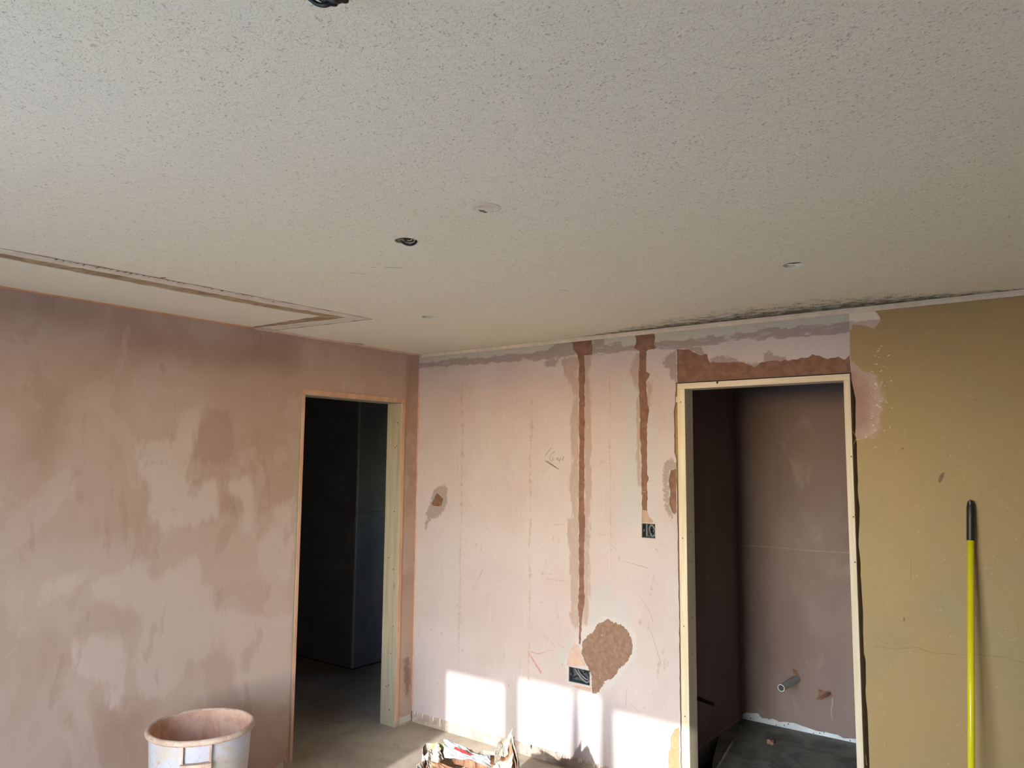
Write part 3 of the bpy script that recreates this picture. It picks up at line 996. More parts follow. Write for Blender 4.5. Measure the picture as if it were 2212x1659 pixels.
for k in range(40):
    x0, z0 = rng.uniform(2.85, 3.9), rng.uniform(.6, 2.1)
    rr, a0 = rng.uniform(.1, .25), rng.uniform(0, 6.28)
    pts = [(x0 + rr * math.cos(a0 + t), z0 + rr * math.sin(a0 + t)) for t in np.linspace(0, rng.uniform(.4, 1.1), 9)]
    ribbon(bm, pts, .0007, to_back, .0006)
stuff_part('trowel_scratches', bm, simple('brown_scratch', srgb(136, 112, 74), srgb(120, 96, 62), 40), wo_)
bm = bmesh.new()
blot(bm, on_back(*cK([(373, 655)])[0]), .055, .016, R(65), to_back)
blot(bm, on_back(*cK([(245, 1145)])[0]), .02, .01, R(80), to_back)
blot(bm, on_back(*cK([(240, 558)])[0]), .01, .008, 0, to_back)
for k in range(60):
    blot(bm, (rng.uniform(2.8, 3.6), rng.uniform(.5, 2.3)), rng.uniform(.003, .009), rng.uniform(.002, .004), rng.uniform(0, 3), to_back, n=5)
stuff_part('dark_marks', bm, simple('grey_brown_mark', srgb(126, 104, 82), srgb(110, 90, 70), 40), wo_)
bm = bmesh.new()
for k in range(45):
    a = rng.normal(0, 1, 2)
    q = on_back(1895 + a[0] * 12, 850 + a[1] * 55)
    blot(bm, q, rng.uniform(.004, .016), rng.uniform(.002, .006), rng.uniform(-.6, .8), to_back, n=6)
for k in range(50):
    blot(bm, (rng.uniform(2.8, 3.6), rng.uniform(.45, 1.9)), rng.uniform(.002, .008), rng.uniform(.0015, .003), rng.uniform(0, 3), to_back, n=5)
stuff_part('pale_flecks', bm, simple('pale_fleck', srgb(206, 196, 176), srgb(196, 184, 160), 40), wo_)
# dark stud seen in the slots beside the lining
part_box('stud', (1.872, 1.890, .012, .09, 0, 2.1), simple('ochre_stud', srgb(150, 128, 84), srgb(136, 114, 74), 20), wb)

# right wall
bm = bmesh.new()
box(bm, XR, XR + .1, YB - .12, .1, 0, HC)
structure(build('wall_right', bm, M_frontwall), 'plain wall beyond the right edge of view')

# ------------------------------------------------------------------ ceiling
g_out = ceil([(20, 549), (300, 603), (600, 660.5), (752, 687), (560, 708.5)])
g_in = ceil([(552, 706.5), (690, 683.5), (600, 669.5), (300, 614.5), (20, 557)])
g_out = [(.592, -2.80)] + [(q[0], q[1]) for q in g_out[1:-1]] + [(.002, g_out[-1][1])]
g_in = [(.002, -1.305), (.40, -1.300), g_in[1], g_in[2], g_in[3], (.520, -2.690), (.50, -2.705), (.30, -2.715), (.002, -2.715), (.002, -2.80)]
groove = rag(g_out, .03, .002, False) + rag(g_in, .03, .0025, False)
s_out = ceil([(300, 592), (805, 689), (600, 712.5)])
strip_o = [(.668, -2.87), (.672, -2.7), s_out[0], s_out[1], (.002, s_out[2][1] - .004)]
holes = [((1.006, -.959), .0375), ((2.795, -.937), .039), ((1.869, -1.976), .0375), ((2.735, -3.075), .034)]
circ = lambda c, rr, n=28: [(c[0] + rr * math.cos(2 * math.pi * k / n), c[1] + rr * math.sin(2 * math.pi * k / n)) for k in range(n)]
strip = rag(strip_o, .03, .002, False) + [(.0022, g_out[-1][1] + .004)] + [(q[0] + .003, q[1] + .003) for q in rag(g_out, .03, .002, False)[::-1]][1:]
outer = [(0, YB), (XR, YB), (XR, 0), (0, 0)]
sh = Sheet(outer, [groove, strip] + [circ(*q) for q in holes], .12)
gf = sh.take(groove)
sf = sh.take(strip)
for q in holes:
    sh.take(circ(*q))
ce = link('ceiling', sh.mesh('ceiling', sh.rest(), to_ceil, .014), M_ceil)
structure(ce, 'off white stippled ceiling with recessed light holes')
link('bare_board_groove', sh.mesh('bare_board_groove', gf, to_ceil, .012, .003), M_groove, ce)['label'] = 'brown bare groove where a cupboard stood'
link('smooth_strip', sh.mesh('smooth_strip', sf, to_ceil, .012, .001), M_ceil_flat, ce)
bm = bmesh.new()
edge = rag(strip_o, .012, .0015, False)
w = [.0045 + .008 * max(0, math.sin(i * .37) * rng.uniform(.2, 1)) for i in range(len(edge))]
ribbon(bm, edge, w, lambda P, d: to_ceil(P, d), .0008)
for i in range(0, len(edge) - 1, 2):
    a = np.array(edge[i])
    if -2.6 < a[1] < -1.75 and a[0] > .5 and rng.random() < .75:
        blot(bm, (a[0] - rng.uniform(.004, .02), a[1]), rng.uniform(.01, .04), rng.uniform(.003, .012), rng.uniform(-.3, .3), to_ceil, .0009)
for q, ln, wd, an in (((352, 600), .035, .016, .2), ((480, 627), .03, .014, .4), ((590, 652), .02, .012, .2)):
    blot(bm, on_ceil(*q), ln, wd, an, to_ceil, .0009)
stuff_part('torn_edge', bm, M_torn, ce, 'ragged brown torn edge of the old artex')
bm = bmesh.new()
for a, b in ((770, 735), (735, 690)):
    pass
for pts, w in ((ceil([(672, 728), (700, 733), (735, 737.5)]), .02), (ceil([(745, 739.5), (765, 741.5), (785, 743.5)]), .022)):
    ribbon(bm, rag(pts, .02, .004, False), w, to_ceil, .001)
for pts in ([(755, 588), (790, 592)], [(800, 577), (812, 577)], [(830, 577), (868, 578)], [(1205, 625), (1225, 628)]):
    ribbon(bm, rag(ceil(pts), .01, .001, False), .003, to_ceil, .001)
stuff_part('brown_scrapes', bm, M_torn, ce)
bm = bmesh.new()
box(bm, -.1, XR + .1, YB - .1, .1, HC + .12, HC + .14)
structure(build('ceiling_void_board', bm, M_void), 'board above the ceiling void')
# trims
bm = bmesh.new()
for k in range(24):
    y0, y1 = -4.6 + k * (3.3 / 24), -4.6 + (k + 1) * (3.3 / 24)
    a = rng.uniform(.004, .008)
    box(bm, 0.0, a, y0, y1 + .004, HC - .007, HC - .0005)
structure(build('trim_1', bm, simple('orange_fillet', srgb(216, 156, 116), srgb(206, 148, 112), 20)), 'orange pink fillet where the left wall meets the ceiling')
bm = bmesh.new()
for k in range(13):
    y0, y1 = -1.29 + k * (1.28 / 13), -1.29 + (k + 1) * (1.28 / 13)
    box(bm, 0.0, rng.uniform(.018, .026), y0, y1, HC - .010, HC - .0005)
structure(build('trim_2', bm, simple('pale_pink_fillet', srgb(214, 190, 172), srgb(204, 176, 156), 20)), 'pale fillet along the ceiling by the corner')
bm = bmesh.new()
box(bm, 0.03, XR, -.012, 0.0, HC - .024, HC - .0005, .003)
box(bm, 0.9, XR, -.020, -.012, HC - .010, HC - .0005, .002)
structure(build('trim_3', bm, M_cream), 'cream batten along the top of the far wall')
bm = bmesh.new()
pts = [(.006, z) for z in np.arange(.10, 2.31, .03)]
ribbon(bm, rag(pts, .03, .001, False), [rng.uniform(.008, .014) for _ in range(len(rag(pts, .03, 0, False)))], to_back, .002)
structure(build('trim_4', bm, M_bead), 'pink plaster line down the corner of the room')

# ------------------------------------------------------------------ door linings


def holes_on(parent, pts, axis, rad=.004):
    for q in pts:
        bm = bmesh.new()
        ring = []
        for k in range(8):
            a = 2 * math.pi * k / 8
            d = [rad * math.cos(a), rad * 1.2 * math.sin(a)]
            v = list(q)
            idx = [i for i in range(3) if i != axis]
            v[idx[0]] += d[0]
            v[idx[1]] += d[1]
            ring.append(bm.verts.new(v))
        bm.faces.new(ring)
        o = build('screw_hole', bm, M_screw)
        put(o, parent)


d1 = empty('door_1', (0, -.54, 0))
structure(d1, 'open doorway to the dark hall with a plaster smeared lining')
t = .032
for y0, y1, pl in ((D1[0], D1[0] + t, 0), (D1[1] - t, D1[1], 1)):
    j = part_box('jamb', (-WT - .004, .0, y0, y1, 0, D1[2] - t), M_green, d1, .001)
    e = part_box('jamb_edge', (0.0, .004, y0 + (.012 if pl == 0 else .001), y1 - (.001 if pl == 0 else .002), .03, D1[2] - t), M_edge, d1)
    if pl:
        holes_on(j, [(-.03 - rng.uniform(0, .06), y0 - .0008, z) for z in (1.93, 1.78, 1.77, 1.35, 1.05, .98, .62, .45, .25, .24, .10)], 1)
h_ = part_box('head', (-WT - .004, .0, D1[0], D1[1], D1[2] - t, D1[2]), M_green, d1, .001)
part_box('head_edge', (0.0, .004, D1[0] + .004, D1[1] - .002, D1[2] - t + .003, D1[2]), M_edge, d1)

d2 = empty('door_2', (2.32, 0, 0))
structure(d2, 'open doorway to the bathroom with a pale pine lining')
jl = part_box('jamb', (D2[0], D2[0] + .042, -.006, .092, 0, D2[2] - .03), M_pine, d2, .0015)
jr = part_box('jamb', (D2[1] - .029, D2[1], -.006, .092, 0, D2[2] - .03), M_pine, d2, .0015)
hd = part_box('head', (D2[0], D2[1], -.006, .092, D2[2] - .03, D2[2]), M_pine_h, d2, .0015)
holes_on(jl, [(D2[0] + .0428, .045, z) for z in (1.985, 1.90, 1.62, 1.33, 1.18, .9, .72)], 0)
holes_on(jl, [(D2[0] + .02, -.0068, z) for z in (1.30, 2.0, .86, .42)], 1, .003)
holes_on(jr, [(D2[1] - .006, -.0068, z) for z in (1.72, 1.45, 1.25)], 1, .003)
holes_on(hd, [(2.115, -.0068, D2[2] - .006)], 1, .006)
part_box('packer', (1.884, 1.895, -.003, .05, 2.00, 2.03), simple('pale_packer', srgb(206, 198, 168), srgb(190, 180, 150), 20), d2)

# ------------------------------------------------------------------ hall beyond the left door
hx, hy = -1.231, .564
wh = empty('wall_hall', (hx, hy, 0))
structure(wh, 'plasterboarded corner box in the dark hall')
ZS = 1.252
for z0, z1 in ((.012, ZS - .0015), (ZS + .0015, HC)):
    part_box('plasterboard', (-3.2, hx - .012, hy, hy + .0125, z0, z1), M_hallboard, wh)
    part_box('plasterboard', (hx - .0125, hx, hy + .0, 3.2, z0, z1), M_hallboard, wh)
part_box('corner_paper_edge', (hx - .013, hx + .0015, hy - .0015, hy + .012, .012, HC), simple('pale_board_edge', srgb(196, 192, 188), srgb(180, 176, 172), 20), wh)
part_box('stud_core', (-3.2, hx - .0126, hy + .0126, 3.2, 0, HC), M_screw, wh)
for q in [(700, 905), (668, 958), (690, 1098), (768, 1095), (690, 1110), (764, 1120), (686, 1186), (757, 1248), (684, 1260), (750, 1330), (752, 1384), (775, 905)]:
    w = hit(q[0], q[1], 1, hy)
    if w[0] < hx - .01:
        bm = bmesh.new()
        lathe(bm, [(.0, 0), (.0045, 0), (.0045, .002)], 8)
        o = build('screw', bm, M_screw)
        o.matrix_world = Matrix.Translation((w[0], hy - .0008, w[2])) @ Matrix.Rotation(R(-90), 4, 'X')
        put(o, wh)
bm = bmesh.new()
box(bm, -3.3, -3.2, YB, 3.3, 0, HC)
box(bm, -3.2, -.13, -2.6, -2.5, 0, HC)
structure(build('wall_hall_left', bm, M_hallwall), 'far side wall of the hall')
bm = bmesh.new()
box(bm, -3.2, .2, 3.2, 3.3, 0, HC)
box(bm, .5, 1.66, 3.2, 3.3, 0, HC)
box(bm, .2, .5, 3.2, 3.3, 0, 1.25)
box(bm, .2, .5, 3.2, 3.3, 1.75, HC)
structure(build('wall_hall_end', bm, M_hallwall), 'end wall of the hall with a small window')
bm = bmesh.new()
box(bm, -3.3, 0, -2.6, .1, HC, HC + .02)
box(bm, -3.3, 4.6, .1, 3.3, HC, HC + .02)
structure(build('ceiling_hall', bm, simple('low_bounce_ceiling', srgb(104, 96, 90), srgb(90, 82, 76), 6)), 'ceiling over the hall and the bathroom')  # unseen; dark tone chosen to cut bounce onto the upper bathroom wall

# ------------------------------------------------------------------ bathroom
BX, BY = 1.663, 1.407
bm = bmesh.new()
box(bm, BX - .1, BX, .1, 3.3, 0.0, HC)
wbl = structure(build('wall_bathroom_left', bm, M_bath), 'dark plastered left wall of the bathroom')
bm = bmesh.new()
box(bm, BX, 4.5, BY, BY + .1, 0.0, HC)
wbb = structure(build('wall_bathroom_back', bm, M_bath), 'dark mauve plastered wall seen through the bathroom doorway')
bm = bmesh.new()
box(bm, 4.4, 4.5, .1, BY, 0, HC)
structure(build('wall_bathroom_right', bm, M_bath), 'right wall of the bathroom')


def to_bath(P, d):
    return np.stack([P[:, 0], np.full(len(P), BY + d), P[:, 1]], -1)


cL = crop(1640, 1420, 6.942)
cN = crop(1440, 1440, 7.577)


def bath(pts):
    return [tuple(hit(x, y, 1, BY)[[0, 2]]) for x, y in pts]


bm = bmesh.new()
q = smooth_path(bath([(1605, 1178), (1680, 1183), (1760, 1190), (1832, 1194), (1900, 1199)]), 6)
ribbon(bm, q, [.006 + .004 * abs(math.sin(i)) for i in range(len(q))], to_bath, .001)
ribbon(bm, [(BX + .006, z) for z in np.linspace(.05, 2.2, 20)], [rng.uniform(.006, .012) for _ in range(20)], to_bath, .001)
ribbon(bm, smooth_path(bath(cL([(1095, 600), (1100, 680), (1080, 800), (1095, 940)])), 5), .008, to_bath, .001)
stuff_part('pale_plaster_ridges', bm, simple('pale_ridge', srgb(152, 138, 133), srgb(142, 128, 123), 20), wbb)
top = bath(cN([(1255, 775), (1300, 750), (1400, 760), (1480, 755), (1530, 790), (1510, 800), (1560, 850), (1640, 850), (1720, 870), (1820, 880)]) +
           cL([(120, 935), (200, 920), (300, 965), (410, 970), (520, 985), (640, 1025), (740, 1060), (860, 1105), (1000, 1120), (1080, 1140), (1180, 1160), (1260, 1210), (1440, 1222)]))
top = [(max(a, BX + .002), b) for a, b in top]
poly = [(BX + .002, .004)] + rag(top, .02, .0012, False) + [(3.38, .04), (3.38, .004)]
s2_ = Sheet([(a, b) for a, b in poly], [], 0)
link('plasterboard_strip', s2_.mesh('plasterboard_strip', s2_.rest(), to_bath, .003, -.002), M_white, wbb)['label'] = 'white bare plasterboard strip above the floor'
bm = bmesh.new()
for q in cN([(1376, 842)]) + cL([(376, 1016), (440, 996), (820, 1134), (912, 1136), (972, 1128), (1365, 1246), (255, 1012)]):
    w = bath([q])[0]
    blot(bm, w, .008, .008, 0, to_bath, .003)
stuff_part('strip_screws', bm, M_screw, wbb)
bm = bmesh.new()


def to_bleft(P, d):
    return np.stack([np.full(len(P), BX - d), P[:, 0], P[:, 1]], -1)


ribbon(bm, [(y, .012 + rng.normal(0, .002)) for y in np.linspace(.2, 1.40, 30)], [rng.uniform(.012, .024) for _ in range(30)], to_bleft, .002)
o = build('plaster_lip', bm, simple('pale_lip', srgb(160, 142, 134), srgb(146, 128, 120), 20), wbl)

# grey waste pipe, copper pair, dark stub, rubble
P0 = hit(1722, 1466, 1, BY)
best = min(((np.linalg.norm(np.array([FW / 2 + FPX * (d @ _r) / (d @ _fw), FH / 2 - FPX * (d @ _u) / (d @ _fw)]) - (1687.5, 1486)), ln, dx)
            for ln in np.arange(.05, .5, .01) for dx in np.arange(-.1, .11, .01)
            for d in [P0 + np.array([dx, -ln, -.006]) - CAM]), key=lambda q: q[0])
P1 = P0 + np.array([best[2], -best[1], -.006])
wp = empty('waste_pipe', tuple(P0))
tag(wp, 'grey plastic waste pipe sticking out of the bathroom wall', 'pipe')
bm = bmesh.new()
ax = Vector(P1 - P0).normalized()
rings = tube(bm, [Vector(P0) - ax * .02, P1], .0215, 28, False)
inn = tube(bm, [Vector(P0) - ax * .02, P1], .0185, 28, False)
o = build('pipe_tube', bm, simple('grey_plastic', srgb(168, 170, 176), srgb(156, 158, 164), 8, .45, .4), None, True)
put(o, wp)
bm = bmesh.new()
a = tube(bm, [Vector(P1) - ax * .001, Vector(P1) + ax * .0015], .0217, 28, False)
b = tube(bm, [Vector(P1) - ax * .001, Vector(P1) + ax * .0015], .0180, 28, False)
for k in range(28):
    bm.faces.new((a[1][k], a[1][(k + 1) % 28], b[1][(k + 1) % 28], b[1][k]))
o = build('cut_rim', bm, simple('pale_cut_plastic', srgb(226, 228, 232), srgb(216, 218, 222), 8, .5), None)
o['label'] = 'pale freshly cut pipe rim'
put(o, wp)
bm = bmesh.new()
blot(bm, bath(cL([(555, 225)]))[0], .05, .035, R(-50), to_bath, .0015, 12)
o = build('rough_hole', bm, M_hole, wbb)
cp = empty('copper_pipes', tuple(hit(1790, 1498, 1, BY)))
tag(cp, 'pair of short brown copper pipe stubs low on the bathroom wall', 'pipes')
for k, (sp, ep) in enumerate(((cL([(1035, 545)])[0], cL([(876, 634)])[0]), (cL([(1055, 535)])[0], cL([(908, 620)])[0]))):
    A = hit(sp[0], sp[1], 1, BY)
    best = min(((np.linalg.norm(np.array([FW / 2 + FPX * (d @ _r) / (d @ _fw), FH / 2 - FPX * (d @ _u) / (d @ _fw)]) - ep), ln, dx, dz)
                for ln in np.arange(.08, .3, .01) for dx in np.arange(-.06, .07, .02) for dz in (-.03, -.02, -.01, 0, .01)
                for d in [A + np.array([dx, -ln, dz]) - CAM]), key=lambda q: q[0] + abs(q[2]) * 20)
    B = A + np.array([best[2], -best[1], best[3]])
    bm = bmesh.new()
    ra = tube(bm, [A + (A - B) * .1, B], .0078, 14, False)
    rb = tube(bm, [A + (A - B) * .1, B], .0060, 14, False)
    for j in range(14):
        bm.faces.new((ra[1][j], ra[1][(j + 1) % 14], rb[1][(j + 1) % 14], rb[1][j]))
    put(build('copper_tube', bm, simple('aged_copper', srgb(140, 104, 94), srgb(112, 82, 74), 40, .5, .5), None, True), cp)
bm = bmesh.new()
s3_ = rag(bath(cL([(885, 490), (900, 472), (960, 500), (1040, 505), (1085, 535), (1070, 570), (1000, 600), (960, 620), (890, 600)])), .008, .001)
bm.faces.new([bm.verts.new(v) for v in to_bath(np.array(s3_), -.0012)])
build('rough_hole', bm, M_hole, wbb)
A = hit(1497, 1505, 0, BX)
st = empty('pipe_stub', (BX, .72, .27))
tag(st, 'dark brown pipe stub low on the left bathroom wall', 'pipe')
E1 = hit(1541, 1521, 0, BX + .09)
bm = bmesh.new()
E0 = np.array([BX - .01, E1[1] - .02, E1[2] + .003])
E0b = hit(1497, 1505, 0, BX + .0)
tube(bm, [E0b, E1], .011, 14)
put(build('pipe_tube', bm, simple('dark_brown_pipe', srgb(52, 30, 26), srgb(40, 24, 20), 20, .5), None, True), st)
bm = bmesh.new()
bmesh.ops.create_icosphere(bm, subdivisions=2, radius=.022)
for v in bm.verts:
    v.co *= rng.uniform(.7, 1.2)
    v.co.z *= .75
rb_ = build('rubble_lump', bm, simple('pink_rubble', srgb(168, 130, 118), srgb(140, 104, 94), 40))
w = hit(1664, 1602, 2, .015)
rb_.location = (w[0], w[1], .013)
tag(rb_, 'small pinkish lump of rubble on the dark bathroom floor', 'rubble')

# ------------------------------------------------------------------ socket boxes


def socket_box(dims, label, loops):
    x0, x1, z0, z1 = dims
    root = empty('socket_box', ((x0 + x1) / 2, .002, z0))
    tag(root, label, 'socket box')
    dp, th = .038, .002
    bm = bmesh.new()
    box(bm, x0 + .003, x1 - .003, dp, dp + th, z0 + .003, z1 - .003)
    box(bm, x0 + .002, x0 + .004, .002, dp, z0 + .003, z1 - .003)
    box(bm, x1 - .004, x1 - .002, .002, dp, z0 + .003, z1 - .003)
    box(bm, x0 + .002, x1 - .002, .002, dp, z0 + .002, z0 + .004)
    box(bm, x0 + .002, x1 - .002, .002, dp, z1 - .004, z1 - .002)
    put(build('box_shell', bm, M_steel), root)
    for xx in (x0 + .012, x1 - .012):
        bm = bmesh.new()
        box(bm, xx - .005, xx + .005, .003, .008, (z0 + z1) / 2 - .006, (z0 + z1) / 2 + .006, .001)
        put(build('fixing_lug', bm, M_steel), root)
    for pts, mat, rad in loops:
        bm = bmesh.new()
        tube(bm, smooth_path([(x0 + (x1 - x0) * a, yy, z0 + (z1 - z0) * b) for a, yy, b in pts], 7), rad, 8)
        put(build('cable', bm, mat, None, True), root)
    return root


socket_box(DB, 'wide metal socket box with coiled cable low on the pink wall', [
    ([(.15, .03, .9), (.3, .014, .75), (.55, .012, .35), (.8, .012, .14), (.93, .014, .3), (.92, .02, .6), (.75, .03, .85)], M_greycable, .005),
    ([(.25, .034, .95), (.45, .018, .65), (.65, .018, .4), (.82, .018, .3), (.86, .018, .5), (.8, .026, .8)], M_greycable, .0045),
    ([(.55, .03, .9), (.8, .012, .8), (.9, .012, .45), (.96, .016, .2)], M_cable, .005),
    ([(.1, .03, .2), (.3, .02, .4), (.5, .024, .5), (.62, .03, .7)], M_cable, .004)])
socket_box(SB, 'square metal socket box with looped cable below the right-hand chase', [
    ([(.25, .03, 1.0), (.3, .014, .6), (.32, .012, .15)], M_greycable, .004),
    ([(.45, .03, .3), (.5, .012, .7), (.72, .01, .88), (.9, .012, .6), (.88, .014, .25), (.7, .016, .12), (.55, .02, .3)], M_greycable, .0042),
    ([(.55, .03, .35), (.62, .016, .65), (.78, .016, .7), (.82, .016, .4), (.68, .02, .3)], M_cable, .004)])

# ------------------------------------------------------------------ ceiling fittings
rc = empty('ceiling_rose_cover', (2.290, -2.078, HC))
tag(rc, 'round pale blanking disc on the ceiling with a chipped edge', 'ceiling cover')
bm = bmesh.new()
rr = .0425
prof = [(0, HC - .0035), (.036, HC - .0035), (rr, HC - .0015), (rr, HC - .0002)]
lathe(bm, prof[1:], 40, (2.290, -2.078))
bm.faces.new([v for v in list(bm.verts)[:40]])
put(build('cover_disc', bm, M_ceil_flat), rc)
bm = bmesh.new()
for q, ln, wd in (((1041, 453), .02, .012), ((1048, 455.5), .014, .012), ((1036, 451), .012, .005), ((1037.5, 444), .006, .005), ((1064.5, 454), .005, .005)):
    w = on_ceil(*q)
    blot(bm, w, ln, wd, .6, to_ceil, .0042)
put(build('chipped_plaster', bm, M_torn), rc)


def cable(parent, pts, rad, mat=M_cable):
    bm = bmesh.new()
    tube(bm, smooth_path(pts, 8), rad, 10)
    return put(build('cable', bm, mat, None, True), parent)


def at_z(px, py, z):
    return tuple(hit(px, py, 2, z))


hc = holes[2][0]
cl = tag(empty('cable_loop', (hc[0], hc[1], HC)), 'black and grey cable loop poking out of a round ceiling hole', 'cable')
w0 = [at_z(866, 519, HC + .03), at_z(868, 522.5, HC - .001), at_z(877, 527.5, HC - .014), at_z(886, 529.0, HC - .018), at_z(894, 527, HC - .014), at_z(899, 522, HC + .002), at_z(893, 519, HC + .035)]
cable(cl, w0, .0042)
cable(cl, [at_z(868, 515, HC + .05), at_z(874, 520, HC + .012), at_z(884, 523, HC + .002), at_z(892, 520, HC + .012), at_z(890, 516, HC + .045)], .0038, M_greycable)
h4 = holes[3][0]
ch = tag(empty('hanging_cable', (h4[0], h4[1], HC)), 'black looped cables hanging from the ceiling at the top edge', 'cable')
cable(ch, [(h4[0] - .015, h4[1] - .008, HC + .05), (h4[0] - .03, h4[1] - .004, HC - .0), at_z(668, -4, 2.372), at_z(682, 7, 2.365), at_z(699, 11.5, 2.36), at_z(712, 8, 2.362), at_z(722, 0, 2.37), (h4[0] + .01, h4[1] + .01, HC + .01), (h4[0] + .012, h4[1] + .0, HC + .05)], .0036)
cable(ch, [(h4[0] - .012, h4[1] + .012, HC + .05), (h4[0] - .012, h4[1] + .014, HC + .0), at_z(694, -3, 2.372), at_z(708, -2, 2.368), at_z(724, 2.5, 2.364), at_z(736, 0, 2.368), at_z(742, -9, 2.376), (h4[0] + .02, h4[1] - .005, HC + .01), (h4[0] + .016, h4[1] - .012, HC + .05)], .0044,
      simple('dark_grey_cable', srgb(52, 50, 50), srgb(44, 42, 42), 20, .45, .4))

# ------------------------------------------------------------------ broom pole
Pt = np.array(hit(2096.5, 1080, 1, -.017))
Pm = np.array(hit(2098, 1659, 1, -.175))
dirp = (Pm - Pt) / np.linalg.norm(Pm - Pt)
Pb = Pt + dirp * ((Pt[2] - .014) / -dirp[2])
pole = empty('broom_pole', tuple(Pb))
tag(pole, 'yellow broom pole with black grip leaning on the ochre wall', 'pole')
gl = .165
bm = bmesh.new()
tube(bm, [Pt + dirp * (gl - .01), Pb], .0128, 24)
put(build('pole_tube', bm, simple('glossy_yellow', srgb(214, 204, 32), srgb(206, 194, 28), 5, .3, .5), None, True), pole)
bm = bmesh.new()
ts = [0, .002, .006, .014, .026, .04, gl - .002, gl]
rs = [.002, .006, .0095, .0125, .0144, .0148, .0150, .0142]
tube(bm, [Pt + dirp * k for k in ts], rs, 24)
o = build('grip', bm, M_black, None, True)
put(o, pole)
bm = bmesh.new()
qv = Pt + dirp * .012 + np.array([-.001, -.0135, -.0])
bmesh.ops.create_circle(bm, cap_ends=True, segments=12, radius=1)
for v in bm.verts:
    v.co = Vector((v.co.x * .0028, 0, v.co.y * .0095))
o = build('hang_hole', bm, simple('pale_hole', srgb(140, 136, 120), srgb(120, 116, 100), 20))
o.location = tuple(qv)
o.rotation_euler = (R(-22), 0, R(10))
put(o, pole)

# ------------------------------------------------------------------ plaster tub
dep = 3.40
bc = CAM + ray(435, 1563) / FPX * dep
RB, HB = .229, float(bc[2])
tub = empty('mixing_tub', (bc[0], bc[1], 0))
tag(tub, 'dirty white plastic mixing tub caked with pink plaster near the left wall', 'tub')
m = Mat('dirty_white_plastic', .5, .4)
sx = m.sep()
c = m.mix(m.ramp(m.noise(9, 5, .6, .6), .42, .62, 0, .9), srgb(178, 180, 194), srgb(178, 170, 160))
c = m.mix(m.ramp(m.noise(26, 6, .7, .5), .56, .68, 0, .8), c, srgb(168, 138, 120))
m.color(c)
M_tub = m.m
m = Mat('plaster_caked_inside', .85, .2)
c = m.mix(m.ramp(m.noise(10, 6, .65, .6), .4, .6), srgb(196, 150, 126), srgb(208, 172, 152))
c = m.mix(m.ramp(m.noise(20, 6, .7, 1.2), .6, .7, 0, .8), c, srgb(226, 208, 196))
m.color(c)
m.bump(m.noise(30, 5), .4, .004)
M_caked = m.m
m = Mat('caked_rim', .7, .3)
c = m.mix(m.ramp(m.noise(14, 6, .65, .6), .4, .6), srgb(198, 180, 166), srgb(176, 150, 134))
c = m.mix(m.ramp(m.noise(70, 5, .7), .6, .68, 0, .8), c, srgb(140, 104, 84))
m.color(c)
m.bump(m.noise(60, 5), .4, .003)
M_rim = m.m
bm = bmesh.new()
rt = RB - .016
rbm = RB * .80
prof = [(rbm, .0), (rbm + .004, .004), (rt, HB - .022), (rt, HB - .006)]
r_ = lathe(bm, prof, 72, (bc[0], bc[1]))
bm.faces.new(r_[0][::-1])
put(build('tub_body', bm, M_tub, None, True), tub)
bm = bmesh.new()
ri = rt - .005
r_ = lathe(bm, [(ri, HB - .004), (ri - .002, HB - .03), (ri - (RB - .016 - rbm) * .86, .06)], 72, (bc[0], bc[1]))
bm.faces.new(r_[-1])
put(build('tub_lining', bm, M_caked, None, True), tub)
bm = bmesh.new()
prof = [(ri, HB - .006)] + [(RB - .012 + .012 * math.cos(a), HB - .012 + .013 * math.sin(a)) for a in np.linspace(2.5, -1.5, 12)] + [(rt, HB - .024)]
lathe(bm, prof, 72, (bc[0], bc[1]))
put(build('rolled_rim', bm, M_rim, None, True), tub)


def tub_ang(px):
    best = None
    for a in np.linspace(0, 2 * math.pi, 720):
        q = np.array([bc[0] + RB * math.cos(a), bc[1] + RB * math.sin(a), HB - .08])
        if (q[:2] - bc[:2]) @ (CAM[:2] - bc[:2]) < 0:
            continue
        d = q - CAM
        e = abs(FW / 2 + FPX * (d @ _r) / (d @ _fw) - px)
        if best is None or e < best[0]:
            best = (e, a)
    return best[1]


def tub_block(name, a0, a1, z0, z1, out, mat):
    bm = bmesh.new()
    n = 8
    rows = []
    for k in range(n + 1):
        a = a0 + (a1 - a0) * k / n
        row = []
        for zz in (z0, z1):
            rin = rbm + (rt - rbm) * (zz / HB) - .002
            for rr in (rin, rin + out):
                row.append(bm.verts.new((bc[0] + rr * math.cos(a), bc[1] + rr * math.sin(a), zz)))
        rows.append(row)
    for k in range(n):
        A, B = rows[k], rows[k + 1]
        for i, j in ((0, 1), (1, 3), (3, 2), (2, 0)):
            bm.faces.new((A[i], A[j], B[j], B[i]))
    bm.faces.new([rows[0][i] for i in (0, 2, 3, 1)])
    bm.faces.new([rows[-1][i] for i in (0, 1, 3, 2)])
    return put(build(name, bm, mat), tub)


aL, aR = tub_ang(392), tub_ang(455)
da = .014
tub_block('handle_rib', aL - da, aL + da, HB - .125, HB - .022, .018, M_rim)
tub_block('handle_rib', aR - da, aR + da, HB - .125, HB - .022, .018, M_rim)
tub_block('handle_bar', min(aL, aR) - .03, max(aL, aR) + .01, HB - .118, HB - .092, .030, M_rim)

